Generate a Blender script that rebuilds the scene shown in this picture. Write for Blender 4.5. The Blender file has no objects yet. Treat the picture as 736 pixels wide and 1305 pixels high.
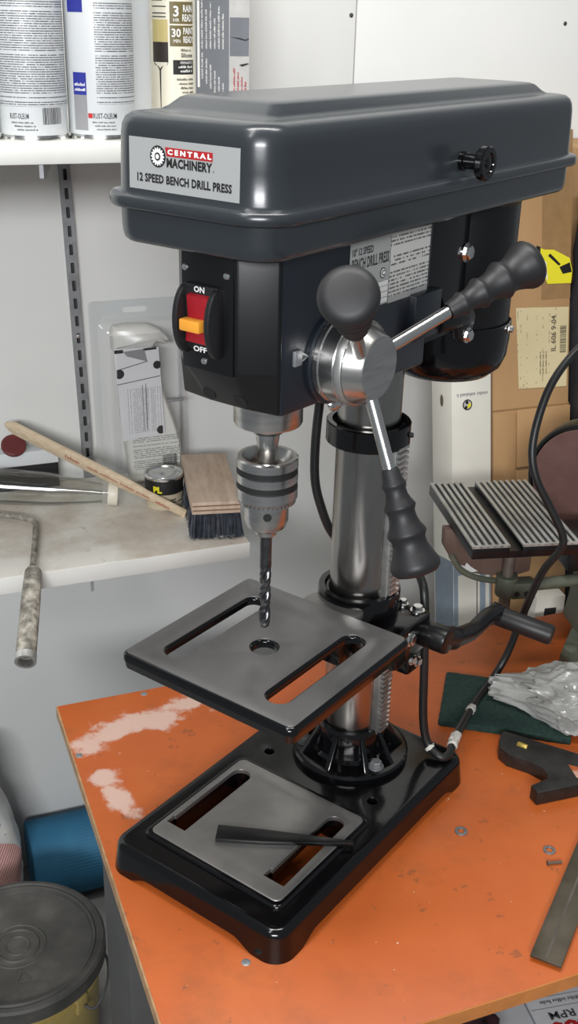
import bpy, bmesh, math, random
from mathutils import Vector, Matrix, noise
from mathutils.geometry import tessellate_polygon

PI = math.pi
random.seed(7)
scene = bpy.context.scene
C = scene.collection
S = 0.001                                    # everything below is written in millimetres

# ------------------------------------------------------------------ camera
cam_d = bpy.data.cameras.new('camera'); cam = bpy.data.objects.new('camera', cam_d); C.objects.link(cam)
cam_d.sensor_fit = 'VERTICAL'; cam_d.sensor_height = 36.0; cam_d.lens = 1399.52 / 1305 * 36.0
cam_d.clip_start = 0.02; cam_d.clip_end = 50
cF = Vector((0.334154, 0.845162, -0.417184)); cR = Vector((0.933805, -0.356916, 0.024888)); cU = Vector((0.127865, 0.397885, 0.908481))
m = Matrix.Identity(4)
for i in range(3):
    m[i][0] = cR[i]; m[i][1] = cU[i]; m[i][2] = -cF[i]
m.translation = Vector((-148.55, -1107.58, 759.56)) * S
cam.matrix_world = m
scene.camera = cam

# ------------------------------------------------------------------ world, lamps, exposure
vs = scene.view_settings
scene.display_settings.display_device = 'sRGB'
vs.view_transform = 'Standard'; vs.look = 'None'; vs.gamma = 1.0; vs.use_curve_mapping = False
vs.exposure = 0.14
world = bpy.data.worlds.new('world'); scene.world = world; world.use_nodes = True
bg = world.node_tree.nodes['Background']; bg.inputs[0].default_value = (0.86, 0.93, 1.0, 1); bg.inputs[1].default_value = 0.19

def area(name, loc, aim, sx, sy, power, col=(1, 0.97, 0.92)):
    d = bpy.data.lights.new(name, 'AREA'); d.shape = 'RECTANGLE'; d.size = sx; d.size_y = sy
    d.energy = power; d.color = col
    o = bpy.data.objects.new(name, d); C.objects.link(o); o.location = loc
    o.rotation_euler = (Vector(aim) - Vector(loc)).to_track_quat('-Z', 'Y').to_euler()
    return o
# ceiling fluorescent fittings of the workshop, then an added front fill lamp
area('ceiling_light', (0.12, -0.40, 1.8), (0.2, -0.1, 0.0), 1.25, 0.14, 18, (1, 0.97, 0.93))
area('ceiling_light', (-0.75, -0.75, 1.85), (0.1, 0.0, 0.2), 0.14, 1.25, 8, (0.98, 0.98, 1.0))
area('front_fill_light', (-1.0, -2.6, 1.22), (0.0, 0.4, 0.3), 1.25, 0.3, 60, (0.97, 0.98, 1.0))  # added fill from behind the camera, brightens the wall under the shelf

# ------------------------------------------------------------------ helpers
def BM(): return bmesh.new()

def finish(bm, name, mat, parent=None, smooth=True, angle=32, loc=None, rot=None):
    bmesh.ops.remove_doubles(bm, verts=bm.verts, dist=1e-5)
    bmesh.ops.recalc_face_normals(bm, faces=bm.faces)
    thr = math.radians(angle)
    for f in bm.faces: f.smooth = smooth
    if smooth:
        for e in bm.edges:
            if len(e.link_faces) == 2:
                e.smooth = e.calc_face_angle(0) < thr
    for v in bm.verts: v.co *= S
    me = bpy.data.meshes.new(name); bm.to_mesh(me); bm.free()
    me.materials.append(mat)
    o = bpy.data.objects.new(name, me); C.objects.link(o)
    if parent: o.parent = parent
    if loc: o.location = Vector(loc) * S
    if rot: o.rotation_euler = rot
    return o

def part(parent, name, bm, mat, **k): return finish(bm, name, mat, parent, **k)

def tag(o, label, cat, group=None):
    o['label'] = label; o['category'] = cat
    if group: o['group'] = group
    return o

def thing(name, label, cat, loc=(0, 0, 0), rz=0, group=None, rot=None):
    o = bpy.data.objects.new(name, None); C.objects.link(o)
    o.empty_display_size = 0.02
    o.location = Vector(loc) * S; o.rotation_euler = rot if rot else (0, 0, rz)
    return tag(o, label, cat, group)

def struct(o): o['kind'] = 'structure'; return o

def box(bm, x0, x1, y0, y1, z0, z1, bev=0, seg=2, M=None):
    vs_ = [bm.verts.new((x, y, z)) for x in (x0, x1) for y in (y0, y1) for z in (z0, z1)]
    idx = [(0, 1, 3, 2), (4, 6, 7, 5), (0, 4, 5, 1), (2, 3, 7, 6), (0, 2, 6, 4), (1, 5, 7, 3)]
    fs = [bm.faces.new([vs_[i] for i in q]) for q in idx]
    bmesh.ops.recalc_face_normals(bm, faces=fs)
    geo = vs_
    if bev > 0:
        es = list({e for f in fs for e in f.edges})
        r = bmesh.ops.bevel(bm, geom=es + vs_, offset=bev, segments=seg, profile=0.5, affect='EDGES', clamp_overlap=True)
        geo = list({v for v in r['verts']} | {v for v in vs_ if v.is_valid})
        geo = list({v for f in r['faces'] for v in f.verts} | set(geo))
    if M is not None:
        bmesh.ops.transform(bm, matrix=M, verts=geo)
    return geo

def frame_to(p0, p1):
    p0 = Vector(p0); d = (Vector(p1) - p0)
    q = d.normalized().to_track_quat('Z', 'Y').to_matrix().to_4x4()
    return Matrix.Translation(p0) @ q, d.length

def loft(bm, loops, cap0=True, cap1=True, closed=True):
    rings = [[bm.verts.new(p) for p in L] for L in loops]
    n = len(rings[0])
    for a, b in zip(rings[:-1], rings[1:]):
        for i in range(n if closed else n - 1):
            j = (i + 1) % n
            bm.faces.new((a[i], a[j], b[j], b[i]))
    if cap0: bm.faces.new(rings[0][::-1])
    if cap1: bm.faces.new(rings[-1])
    return [v for r in rings for v in r]

def lathe(bm, prof, n=32, M=None, close=False):
    """profile of (radius, height) turned round z; zero radius makes a pole"""
    rings = []
    for r, z in prof:
        if r <= 1e-6: rings.append([bm.verts.new((0, 0, z))])
        else: rings.append([bm.verts.new((r * math.cos(2 * PI * i / n), r * math.sin(2 * PI * i / n), z)) for i in range(n)])
    pairs = list(zip(rings[:-1], rings[1:]))
    if close: pairs.append((rings[-1], rings[0]))
    for a, b in pairs:
        for i in range(n):
            j = (i + 1) % n
            if len(a) == 1 and len(b) == 1: break
            if len(a) == 1: bm.faces.new((a[0], b[i], b[j]))
            elif len(b) == 1: bm.faces.new((a[i], a[j], b[0]))
            else: bm.faces.new((a[i], a[j], b[j], b[i]))
    vs_ = [v for r in rings for v in r]
    if M is not None: bmesh.ops.transform(bm, matrix=M, verts=vs_)
    return vs_

def rod(bm, p0, p1, r0, r1=None, n=20, bev=0.0):
    r1 = r0 if r1 is None else r1
    M, L = frame_to(p0, p1)
    b = min(bev, r0 * .9, r1 * .9, L * .45)
    if b > 0: prof = [(0, 0), (r0 - b, 0), (r0 - b * .3, b * .3), (r0, b), (r1, L - b), (r1 - b * .3, L - b * .3), (r1 - b, L), (0, L)]
    else: prof = [(0, 0), (r0, 0), (r1, L), (0, L)]
    return lathe(bm, prof, n, M)

def spl(pts, k=6):
    P = [Vector(p) for p in pts]; out = []
    for i in range(len(P) - 1):
        p0 = P[i - 1] if i else 2 * P[0] - P[1]; p1 = P[i]; p2 = P[i + 1]
        p3 = P[i + 2] if i + 2 < len(P) else 2 * P[-1] - P[-2]
        for j in range(k):
            t = j / k
            out.append(0.5 * ((2 * p1) + (p2 - p0) * t + (2 * p0 - 5 * p1 + 4 * p2 - p3) * t * t + (3 * p1 - p0 - 3 * p2 + p3) * t ** 3))
    out.append(P[-1]); return out

def tube(bm, pts, r, n=10, caps=True):
    P = [Vector(p) for p in pts]; N = len(P)
    rr = r if isinstance(r, (list, tuple)) else [r] * N
    t0 = (P[1] - P[0]).normalized(); up = t0.orthogonal().normalized(); rings = []
    for i in range(N):
        t = (P[min(i + 1, N - 1)] - P[max(i - 1, 0)]).normalized()
        up = (up - t * up.dot(t)).normalized(); s = t.cross(up)
        rings.append([P[i] + (up * math.cos(2 * PI * k / n) + s * math.sin(2 * PI * k / n)) * rr[i] for k in range(n)])
    return loft(bm, rings, caps, caps)

def rrect(x0, x1, y0, y1, r, n=8):
    """rounded rectangle, counter-clockwise"""
    out = []
    for cx, cy, a0 in ((x1 - r, y1 - r, 0), (x0 + r, y1 - r, PI / 2), (x0 + r, y0 + r, PI), (x1 - r, y0 + r, 1.5 * PI)):
        for i in range(n + 1):
            a = a0 + i / n * PI / 2
            out.append((cx + r * math.cos(a), cy + r * math.sin(a)))
    return out

def circ(x, y, r, n=24): return [(x + r * math.cos(2 * PI * i / n), y + r * math.sin(2 * PI * i / n)) for i in range(n)]

def offset(L, d):
    """move a ccw loop inward by d (negative: outward)"""
    n = len(L); out = []
    for i in range(n):
        p, q, s = Vector(L[i - 1]), Vector(L[i]), Vector(L[(i + 1) % n])
        e1 = (q - p).normalized() if (q - p).length > 1e-9 else (s - q).normalized()
        e2 = (s - q).normalized() if (s - q).length > 1e-9 else e1
        n1 = Vector((-e1.y, e1.x)); n2 = Vector((-e2.y, e2.x))
        b = n1 + n2
        if b.length < 1e-6: b = n1
        b.normalize(); c = max(0.5, b.dot(n1))
        out.append(tuple(q + b * (d / c)))
    return out

def fill(bm, loops):
    """fill an outer ring of verts with hole rings"""
    es = []
    for L in loops:
        for i in range(len(L)):
            a, b = L[i], L[(i + 1) % len(L)]
            e = bm.edges.get((a, b)) or bm.edges.new((a, b))
            es.append(e)
    bmesh.ops.triangle_fill(bm, edges=es, use_beauty=True, use_dissolve=False)

def plate(bm, outer, holes, z0, z1, bev=0, bseg=3, hbev=None, bottom=True, outer_low=None, draft=0):
    """slab with through holes and rounded top edges; loops are ccw 2-D lists"""
    hb = bev if hbev is None else hbev
    def ring(L, z): return [bm.verts.new((x, y, z if not callable(z) else z(x, y))) for x, y in L]
    tops = []; bots = []
    for k, L in enumerate([outer] + list(holes)):
        sgn = 1 if k == 0 else -1
        bv = bev if k == 0 else hb
        lo = offset(L, -draft) if (k == 0 and draft) else L
        rings = [ring(lo, outer_low if (k == 0 and outer_low) else z0)]
        if bv > 0:
            rings.append(ring(L, z1 - bv))
            for s in range(1, bseg + 1):
                a = s / bseg * PI / 2
                rings.append(ring(offset(L, sgn * bv * (1 - math.cos(a))), z1 - bv + bv * math.sin(a)))
        else: rings.append(ring(L, z1))
        for A, B in zip(rings[:-1], rings[1:]):
            for i in range(len(A)):
                j = (i + 1) % len(A); bm.faces.new((A[i], A[j], B[j], B[i]))
        tops.append(rings[-1]); bots.append(rings[0])
    fill(bm, tops)
    if bottom: fill(bm, bots)

def prism(bm, poly, h0, h1, axis='z', bev=0):
    """extrude a polygon along an axis; poly is in the two other axes (x:(y,z) y:(x,z) z:(x,y))"""
    def p3(p, h):
        return (h, p[0], p[1]) if axis == 'x' else ((p[0], h, p[1]) if axis == 'y' else (p[0], p[1], h))
    a = [bm.verts.new(p3(p, h0)) for p in poly]; b = [bm.verts.new(p3(p, h1)) for p in poly]
    n = len(poly); fs = [bm.faces.new(a[::-1]), bm.faces.new(b)]
    for i in range(n): fs.append(bm.faces.new((a[i], a[(i + 1) % n], b[(i + 1) % n], b[i])))
    bmesh.ops.recalc_face_normals(bm, faces=fs)
    if bev: bmesh.ops.bevel(bm, geom=list({e for f in fs for e in f.edges}), offset=bev, segments=2, profile=0.5, affect='EDGES', clamp_overlap=True)
    return a + b

def screw(bm, p, d, r, h=2.0, slot=True):
    M, L = frame_to(p, Vector(p) + Vector(d))
    lathe(bm, [(0, 0), (r, 0), (r, h * .35), (r * .8, h * .8), (r * .4, h), (0, h)], 14, M)
    if slot: box(bm, -r * .7, r * .7, -r * .13, r * .13, h * .8, h * 1.08, M=M @ Matrix.Rotation(.5, 4, 'Z'))

def hexbolt(bm, p, d, r, h, rot=0.2):
    M, L = frame_to(p, Vector(p) + Vector(d))
    M = M @ Matrix.Rotation(rot, 4, 'Z')
    lathe(bm, [(0, 0), (r * 1.35, 0), (r * 1.35, h * .22), (0, h * .22)], 18, M)
    lathe(bm, [(0, h * .2), (r, h * .2), (r, h * .88), (r * .86, h), (0, h)], 6, M)

def text_verts(s, size, sx=1.0, bold=0.0, align='LEFT', res=2, space=1.0):
    cu = bpy.data.curves.new('text', 'FONT'); cu.body = s; cu.size = size; cu.align_x = align; cu.align_y = 'BOTTOM_BASELINE'
    cu.resolution_u = res; cu.offset = bold * size; cu.space_character = space; cu.fill_mode = 'FRONT'
    o = bpy.data.objects.new('text', cu); C.objects.link(o)
    bpy.context.view_layer.update()
    me = bpy.data.meshes.new_from_object(o.evaluated_get(bpy.context.evaluated_depsgraph_get()))
    vs_ = [(v.co.x * sx, v.co.y) for v in me.vertices]; fs = [tuple(p.vertices) for p in me.polygons]
    bpy.data.objects.remove(o); bpy.data.curves.remove(cu); bpy.data.meshes.remove(me)
    return vs_, fs

def text(bm, s, size, fn, **k):
    """flat lettering laid on a surface by fn(x, y) -> 3-D point"""
    vs_, fs = text_verts(s, size, **k)
    bv = [bm.verts.new(fn(x, y)) for x, y in vs_]
    for f in fs:
        try: bm.faces.new([bv[i] for i in f])
        except ValueError: pass

def shape(bm, poly, fn):
    bm.faces.new([bm.verts.new(fn(x, y)) for x, y in poly])

def on_plane(o, ux, uy):
    o, ux, uy = Vector(o), Vector(ux), Vector(uy)
    return lambda x, y: o + ux * x + uy * y

def on_cyl(R, a0, z0):
    """x runs round the cylinder (seen from outside, left to right), y up"""
    return lambda x, y: Vector((R * math.cos(a0 + x / R), R * math.sin(a0 + x / R), z0 + y))

def cyl_patch(bm, R, a0, x0, x1, z0, z1, n=None):
    n = n or max(2, int(abs(x1 - x0) / R / 0.12))
    fn = on_cyl(R, a0, 0)
    A = [bm.verts.new(fn(x0 + (x1 - x0) * i / n, z0)) for i in range(n + 1)]
    B = [bm.verts.new(fn(x0 + (x1 - x0) * i / n, z1)) for i in range(n + 1)]
    for i in range(n): bm.faces.new((A[i], A[i + 1], B[i + 1], B[i]))

def barcode(bm, fn, w, h, seed=1):
    r = random.Random(seed); x = 0
    while x < w:
        t = r.choice((.012, .02, .03)) * w
        shape(bm, [(x, 0), (min(x + t, w), 0), (min(x + t, w), h), (x, h)], fn); x += t + r.choice((.015, .03)) * w

def copy_tree(o, parent=None):
    c = o.copy(); C.objects.link(c)
    if parent: c.parent = parent
    for ch in list(o.children): copy_tree(ch, c)
    return c

# ------------------------------------------------------------------ materials
def new_mat(name):
    m_ = bpy.data.materials.new(name); m_.use_nodes = True
    nt = m_.node_tree
    return m_, nt, nt.nodes['Principled BSDF']

def inp(b, **k):
    alias = dict(spec='Specular IOR Level', coat='Coat Weight', coat_rough='Coat Roughness', trans='Transmission Weight', metal='Metallic',
                 rough='Roughness', ior='IOR', alpha='Alpha', sheen='Sheen Weight')
    for a, v in k.items(): b.inputs[alias[a]].default_value = v

def lk(nt, a, b): nt.links.new(a, b)

def coord(nt, scale=(1, 1, 1), rot=(0, 0, 0)):
    t = nt.nodes.new('ShaderNodeTexCoord'); mp = nt.nodes.new('ShaderNodeMapping')
    mp.inputs['Scale'].default_value = scale; mp.inputs['Rotation'].default_value = rot
    lk(nt, t.outputs['Object'], mp.inputs['Vector']); return mp.outputs[0]

def noise_n(nt, vec, scale, detail=4, rough=.55):
    n = nt.nodes.new('ShaderNodeTexNoise'); n.inputs['Scale'].default_value = scale
    n.inputs['Detail'].default_value = detail; n.inputs['Roughness'].default_value = rough
    lk(nt, vec, n.inputs['Vector']); return n.outputs['Fac']

def ramp(nt, fac, stops):
    r = nt.nodes.new('ShaderNodeValToRGB'); e = r.color_ramp.elements
    while len(e) < len(stops): e.new(0.5)
    for i, (p, c) in enumerate(stops):
        e[i].position = p; e[i].color = c if len(c) == 4 else (*c, 1)
    lk(nt, fac, r.inputs[0]); return r.outputs[0]

def bump(nt, b, h, strength=.2, dist=.001):
    n = nt.nodes.new('ShaderNodeBump'); n.inputs['Strength'].default_value = strength; n.inputs['Distance'].default_value = dist
    lk(nt, h, n.inputs['Height']); lk(nt, n.outputs[0], b.inputs['Normal'])

def mix(nt, fac, a, b):
    n = nt.nodes.new('ShaderNodeMix'); n.data_type = 'RGBA'
    for s, v in ((0, fac), (6, a), (7, b)):
        if hasattr(v, 'is_linked'): lk(nt, v, n.inputs[s])
        elif s == 0: n.inputs[0].default_value = v
        else: n.inputs[s].default_value = (*v, 1)
    return n.outputs[2]

def maths(nt, op, a, b=None, c=None):
    n = nt.nodes.new('ShaderNodeMath'); n.operation = op
    for i, v in enumerate((a, b, c)):
        if v is None: continue
        if hasattr(v, 'is_linked'): lk(nt, v, n.inputs[i])
        else: n.inputs[i].default_value = v
    return n.outputs[0]

def plain(name, col, rough=.5, metal=0, vary=.0, vscale=60, bmp=0, bscale=400, **k):
    m_, nt, b = new_mat(name); b.inputs['Base Color'].default_value = (*col, 1)
    inp(b, rough=rough, metal=metal, **k)
    v = None
    if vary or bmp: v = coord(nt)
    if vary:
        f = noise_n(nt, v, vscale)
        lo = [c * (1 - vary) for c in col]; hi = [min(1, c * (1 + vary)) for c in col]
        lk(nt, ramp(nt, f, [(.3, lo), (.7, hi)]), b.inputs['Base Color'])
        rr = nt.nodes.new('ShaderNodeMapRange'); rr.inputs[3].default_value = max(.02, rough * .8); rr.inputs[4].default_value = min(1, rough * 1.2)
        lk(nt, f, rr.inputs[0]); lk(nt, rr.outputs[0], b.inputs['Roughness'])
    if bmp: bump(nt, b, noise_n(nt, v, bscale, 3), bmp, .0006)
    return m_

def two_tone(name, stops, scale, rough=.6, detail=6, metal=0, bmp=0, stretch=(1, 1, 1), **k):
    m_, nt, b = new_mat(name); v = coord(nt, stretch); f = noise_n(nt, v, scale, detail)
    lk(nt, ramp(nt, f, stops), b.inputs['Base Color']); inp(b, rough=rough, metal=metal, **k)
    if bmp: bump(nt, b, f, bmp, .001)
    return m_

def fine_print(name, bgc, ink, pitch=1.6, mode='xz', R=33, dens=.5, word=900, rough=.45, region=None, par=9, **k):
    """rows of illegible small type; mode picks the surface axes, pitch in mm; region=(u0,u1,v0,v1) mm limits the type"""
    m_, nt, b = new_mat(name); inp(b, rough=rough, **k)
    t = nt.nodes.new('ShaderNodeTexCoord'); s = nt.nodes.new('ShaderNodeSeparateXYZ'); lk(nt, t.outputs['Object'], s.inputs[0])
    X, Y, Z = s.outputs
    if mode == 'cyl':
        u = maths(nt, 'MULTIPLY', maths(nt, 'ARCTAN2', Y, X), R * S); v = Z
    else:
        ax = dict(x=X, y=Y, z=Z); u, v = ax[mode[0]], ax[mode[1]]
    row = maths(nt, 'DIVIDE', v, pitch * S); fr = maths(nt, 'FRACT', row); fl = maths(nt, 'FLOOR', row)
    band = maths(nt, 'MULTIPLY', maths(nt, 'GREATER_THAN', fr, .3), maths(nt, 'LESS_THAN', fr, .74))
    cv = nt.nodes.new('ShaderNodeCombineXYZ'); lk(nt, u, cv.inputs[0]); lk(nt, maths(nt, 'MULTIPLY', fl, 3.17), cv.inputs[1])
    mp = nt.nodes.new('ShaderNodeMapping'); mp.inputs['Scale'].default_value = (word, 1, 1); lk(nt, cv.outputs[0], mp.inputs[0])
    w = maths(nt, 'GREATER_THAN', noise_n(nt, mp.outputs[0], 1.0, 2), .5 + (.5 - dens) * .35)
    # paragraphs: now and then a row is empty
    pr = nt.nodes.new('ShaderNodeTexWhiteNoise'); pr.noise_dimensions = '1D'; lk(nt, fl, pr.inputs['W'])
    para = maths(nt, 'GREATER_THAN', pr.outputs['Value'], 1.0 / par)
    f = maths(nt, 'MULTIPLY', maths(nt, 'MULTIPLY', band, w), para)
    if region:
        u0, u1, v0, v1 = [q * S for q in region]
        for q, lo, hi in ((u, u0, u1), (v, v0, v1)):
            f = maths(nt, 'MULTIPLY', f, maths(nt, 'MULTIPLY', maths(nt, 'GREATER_THAN', q, lo), maths(nt, 'LESS_THAN', q, hi)))
    lk(nt, mix(nt, f, bgc, ink), b.inputs['Base Color']); return m_

def glass(name, col=(1, 1, 1), rough=.05, ior=1.2, alpha=None, trans=1.0):
    m_, nt, b = new_mat(name); b.inputs['Base Color'].default_value = (*col, 1); inp(b, rough=rough, trans=trans, ior=ior)
    return m_

def clear_film(name, tint=(.92, .93, .94), cover=.18, rough=.12):
    """thin clear plastic: mostly see-through with gloss"""
    m_ = bpy.data.materials.new(name); m_.use_nodes = True; nt = m_.node_tree; nt.nodes.clear()
    out = nt.nodes.new('ShaderNodeOutputMaterial'); tr = nt.nodes.new('ShaderNodeBsdfTransparent'); tr.inputs[0].default_value = (*tint, 1)
    pb = nt.nodes.new('ShaderNodeBsdfGlossy'); pb.inputs['Color'].default_value = (.95, .96, .97, 1); pb.inputs['Roughness'].default_value = rough
    ms = nt.nodes.new('ShaderNodeMixShader'); fr = nt.nodes.new('ShaderNodeLayerWeight'); fr.inputs['Blend'].default_value = .5
    fac = maths(nt, 'ADD', maths(nt, 'MULTIPLY', maths(nt, 'POWER', fr.outputs['Facing'], 4.0), .55), cover + .035)
    lk(nt, fac, ms.inputs[0]); lk(nt, tr.outputs[0], ms.inputs[1]); lk(nt, pb.outputs[0], ms.inputs[2])
    lk(nt, ms.outputs[0], out.inputs[0]); return m_

M = {}
M['black_gloss'] = plain('black_gloss_paint', (.003, .003, .0035), .14, bmp=.05, bscale=300, spec=.5)
M['black_satin'] = plain('black_satin_paint', (.004, .004, .0045), .34)
M['black_plastic'] = plain('black_plastic', (.012, .012, .013), .45)
M['rubber'] = plain('grip_rubber', (.016, .016, .017), .5, vary=.12, vscale=30)
M['cover'] = plain('slate_grey_enamel', (.027, .032, .037), .27, bmp=.05, bscale=160, coat=.2, coat_rough=.15)
M['head'] = plain('dark_blue_grey_enamel', (.009, .0125, .019), .34, bmp=.25, bscale=220, coat=.2, coat_rough=.2)
M['chrome'] = plain('bright_zinc', (.72, .72, .70), .22, 1.0)
M['screw'] = plain('screw_zinc', (.75, .75, .74), .3, 1.0)
M['steel'] = two_tone('turned_steel', [(.3, (.50, .49, .47)), (.7, (.66, .645, .62))], 30, .26, metal=1.0, stretch=(1, 1, 8))
M['column'] = two_tone('ground_steel_column', [(.3, (.30, .285, .27)), (.7, (.40, .385, .36))], 24, .24, metal=1.0, stretch=(2, 2, .5))
M['machined'] = two_tone('machined_cast_iron', [(.25, (.25, .245, .24)), (.6, (.36, .35, .335)), (.85, (.47, .455, .43))], 14, .38, metal=.85, bmp=.03)
M['machined_table'] = two_tone('machined_table_iron', [(.25, (.21, .205, .205)), (.6, (.28, .275, .272)), (.9, (.37, .36, .35))], 11, .42, metal=.8, bmp=.02)
M['drill'] = plain('drill_steel', (.16, .16, .165), .28, 1.0, vary=.3, vscale=80)
M['rack'] = plain('rack_steel', (.62, .62, .60), .35, .9, vary=.2)
M['plate_silver'] = plain('brushed_label', (.46, .47, .46), .38, .25)
M['ink'] = plain('black_ink', (.012, .012, .012), .5)
M['white_ink'] = plain('white_ink', (.82, .82, .80), .5)
M['red_ink'] = plain('red_ink', (.42, .018, .02), .45)
M['grey_ink'] = plain('grey_ink', (.25, .25, .26), .5)
M['red_plastic'] = plain('red_plastic', (.33, .010, .018), .4)
M['yellow_plastic'] = plain('orange_yellow_plastic', (.85, .36, .04), .4)
M['decal_text'] = fine_print('warning_decal', (.62, .63, .60), (.12, .11, .10), 3.2, 'xz', dens=.62, word=420, par=7)
M['cord'] = plain('cord_rubber', (.012, .012, .012), .42)
M['tape'] = two_tone('torn_masking_tape', [(.3, (.55, .52, .46)), (.7, (.80, .78, .72))], 200, .8, bmp=.5)
M['white_board'] = plain('white_melamine', (.70, .70, .66), .5, vary=.06, vscale=12)
M['zinc_rail'] = plain('grey_rail', (.30, .31, .32), .45, .5, vary=.15)
M['dark_slot'] = plain('slot_dark', (.010, .010, .010), .7)
M['white_card'] = plain('white_cardboard', (.74, .72, .64), .55, vary=.03, vscale=15)
M['raw_edge'] = two_tone('bare_chipboard_edge', [(.3, (.30, .17, .08)), (.7, (.50, .31, .16))], 60, .7)
M['orange_edge'] = two_tone('orange_edge_band', [(.3, (.42, .15, .035)), (.7, (.55, .20, .05))], 40, .6)
M['wood'] = two_tone('pale_wood', [(.3, (.60, .46, .30)), (.7, (.74, .61, .44))], 30, .6, stretch=(.3, 6, 6))
M['ply'] = two_tone('plywood_face', [(.3, (.40, .29, .21)), (.55, (.53, .41, .31)), (.8, (.60, .49, .38))], 28, .7, stretch=(3, .6, 1))
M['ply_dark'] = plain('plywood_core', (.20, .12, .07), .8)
M['bristle'] = two_tone('bristles', [(.3, (.012, .016, .026)), (.7, (.07, .08, .10))], 90, .5)
M['grey_steel'] = plain('grey_painted_steel', (.055, .055, .055), .6, vary=.15, vscale=10)

# workbench laminate: orange with a smeared white paint stain, specks and scratches
def laminate():
    m_, nt, b = new_mat('orange_laminate'); v = coord(nt)
    f = noise_n(nt, v, 5, 6, .6)
    base = ramp(nt, f, [(.25, (.43, .086, .014)), (.5, (.50, .108, .019)), (.8, (.57, .145, .031))])
    dirt = maths(nt, 'MULTIPLY', maths(nt, 'GREATER_THAN', noise_n(nt, v, 48, 8, .7), .635), .55)
    base = mix(nt, dirt, base, (.17, .065, .026))
    sm = nt.nodes.new('ShaderNodeMapRange'); sm.inputs[1].default_value = .52; sm.inputs[2].default_value = .72; sm.inputs[4].default_value = .5; lk(nt, noise_n(nt, v, 17, 7, .65), sm.inputs[0])
    base = mix(nt, sm.outputs[0], base, (.26, .075, .020))
    # dust and pale wear at the back left
    t = nt.nodes.new('ShaderNodeTexCoord'); s = nt.nodes.new('ShaderNodeSeparateXYZ'); lk(nt, t.outputs['Object'], s.inputs[0])
    X, Y = s.outputs[0], s.outputs[1]
    def blob(cx, cy, rx, ry, rot=0):
        c, s_ = math.cos(rot), math.sin(rot)
        dx = maths(nt, 'SUBTRACT', X, cx * S); dy = maths(nt, 'SUBTRACT', Y, cy * S)
        ux = maths(nt, 'ADD', maths(nt, 'MULTIPLY', dx, c / (rx * S)), maths(nt, 'MULTIPLY', dy, s_ / (rx * S)))
        uy = maths(nt, 'ADD', maths(nt, 'MULTIPLY', dx, -s_ / (ry * S)), maths(nt, 'MULTIPLY', dy, c / (ry * S)))
        d = maths(nt, 'SQRT', maths(nt, 'ADD', maths(nt, 'MULTIPLY', ux, ux), maths(nt, 'MULTIPLY', uy, uy)))
        return maths(nt, 'SUBTRACT', 1.0, d)
    n2 = noise_n(nt, v, 26, 7, .7)
    k = None
    for args in ((92, -62, 90, 26, .12), (150, -44, 60, 20, .2), (55, -70, 50, 22, .25), (18, -88, 26, 34, .9), (22, -150, 20, 26, 0), (30, -185, 16, 40, .35)):
        d = blob(*args)
        k = d if k is None else maths(nt, 'MAXIMUM', k, d)
    st = maths(nt, 'ADD', maths(nt, 'MAXIMUM', k, -1.5), maths(nt, 'MULTIPLY', maths(nt, 'SUBTRACT', n2, .5), 2.6))
    rr = nt.nodes.new('ShaderNodeMapRange'); rr.interpolation_type = 'SMOOTHSTEP'
    rr.inputs[1].default_value = .10; rr.inputs[2].default_value = .55; rr.inputs[4].default_value = .82; lk(nt, st, rr.inputs[0])
    base = mix(nt, rr.outputs[0], base, (.70, .52, .44))
    sp = maths(nt, 'GREATER_THAN', noise_n(nt, v, 120, 3, .6), .725)
    base = mix(nt, maths(nt, 'MULTIPLY', sp, .7), base, (.68, .55, .45))
    lk(nt, base, b.inputs['Base Color'])
    r2 = nt.nodes.new('ShaderNodeMapRange'); r2.inputs[3].default_value = .30; r2.inputs[4].default_value = .48; lk(nt, f, r2.inputs[0]); lk(nt, r2.outputs[0], b.inputs['Roughness'])
    bump(nt, b, n2, .05, .0008)
    return m_
M['laminate'] = laminate()

def wall_paint():
    m_, nt, b = new_mat('wall_paint'); v = coord(nt)
    f = noise_n(nt, v, 2.2, 5, .55); g = noise_n(nt, v, 30, 8, .75)
    base = ramp(nt, f, [(.3, (.68, .69, .67)), (.7, (.76, .76, .735))])
    k = maths(nt, 'MULTIPLY', maths(nt, 'GREATER_THAN', g, .70), .35)
    base = mix(nt, k, base, (.30, .29, .26))
    lk(nt, base, b.inputs['Base Color']); inp(b, rough=.7); bump(nt, b, noise_n(nt, v, 90, 4), .05, .001)
    return m_
M['wall'] = wall_paint()
M['concrete'] = two_tone('concrete', [(.3, (.17, .17, .165)), (.7, (.28, .28, .27))], 9, .8, bmp=.2)
M['kraft'] = two_tone('kraft_cardboard', [(.3, (.35, .20, .085)), (.7, (.43, .26, .12))], 7, .75, stretch=(1, 1, .4))
M['kraft_tape'] = plain('brown_packing_tape', (.30, .18, .08), .3, vary=.1)

def text_fit(bm, s, x0, x1, y0, y1, fn, bold=0.0, space=1.0, res=2):
    vs_, fs = text_verts(s, 1.0, bold=bold, space=space, res=res)
    ax = min(v[0] for v in vs_); bx = max(v[0] for v in vs_); ay = min(v[1] for v in vs_); by = max(v[1] for v in vs_)
    bv = [bm.verts.new(fn(x0 + (x - ax) / (bx - ax) * (x1 - x0), y0 + (y - ay) / (by - ay) * (y1 - y0))) for x, y in vs_]
    for f in fs:
        try: bm.faces.new([bv[i] for i in f])
        except ValueError: pass

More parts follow.
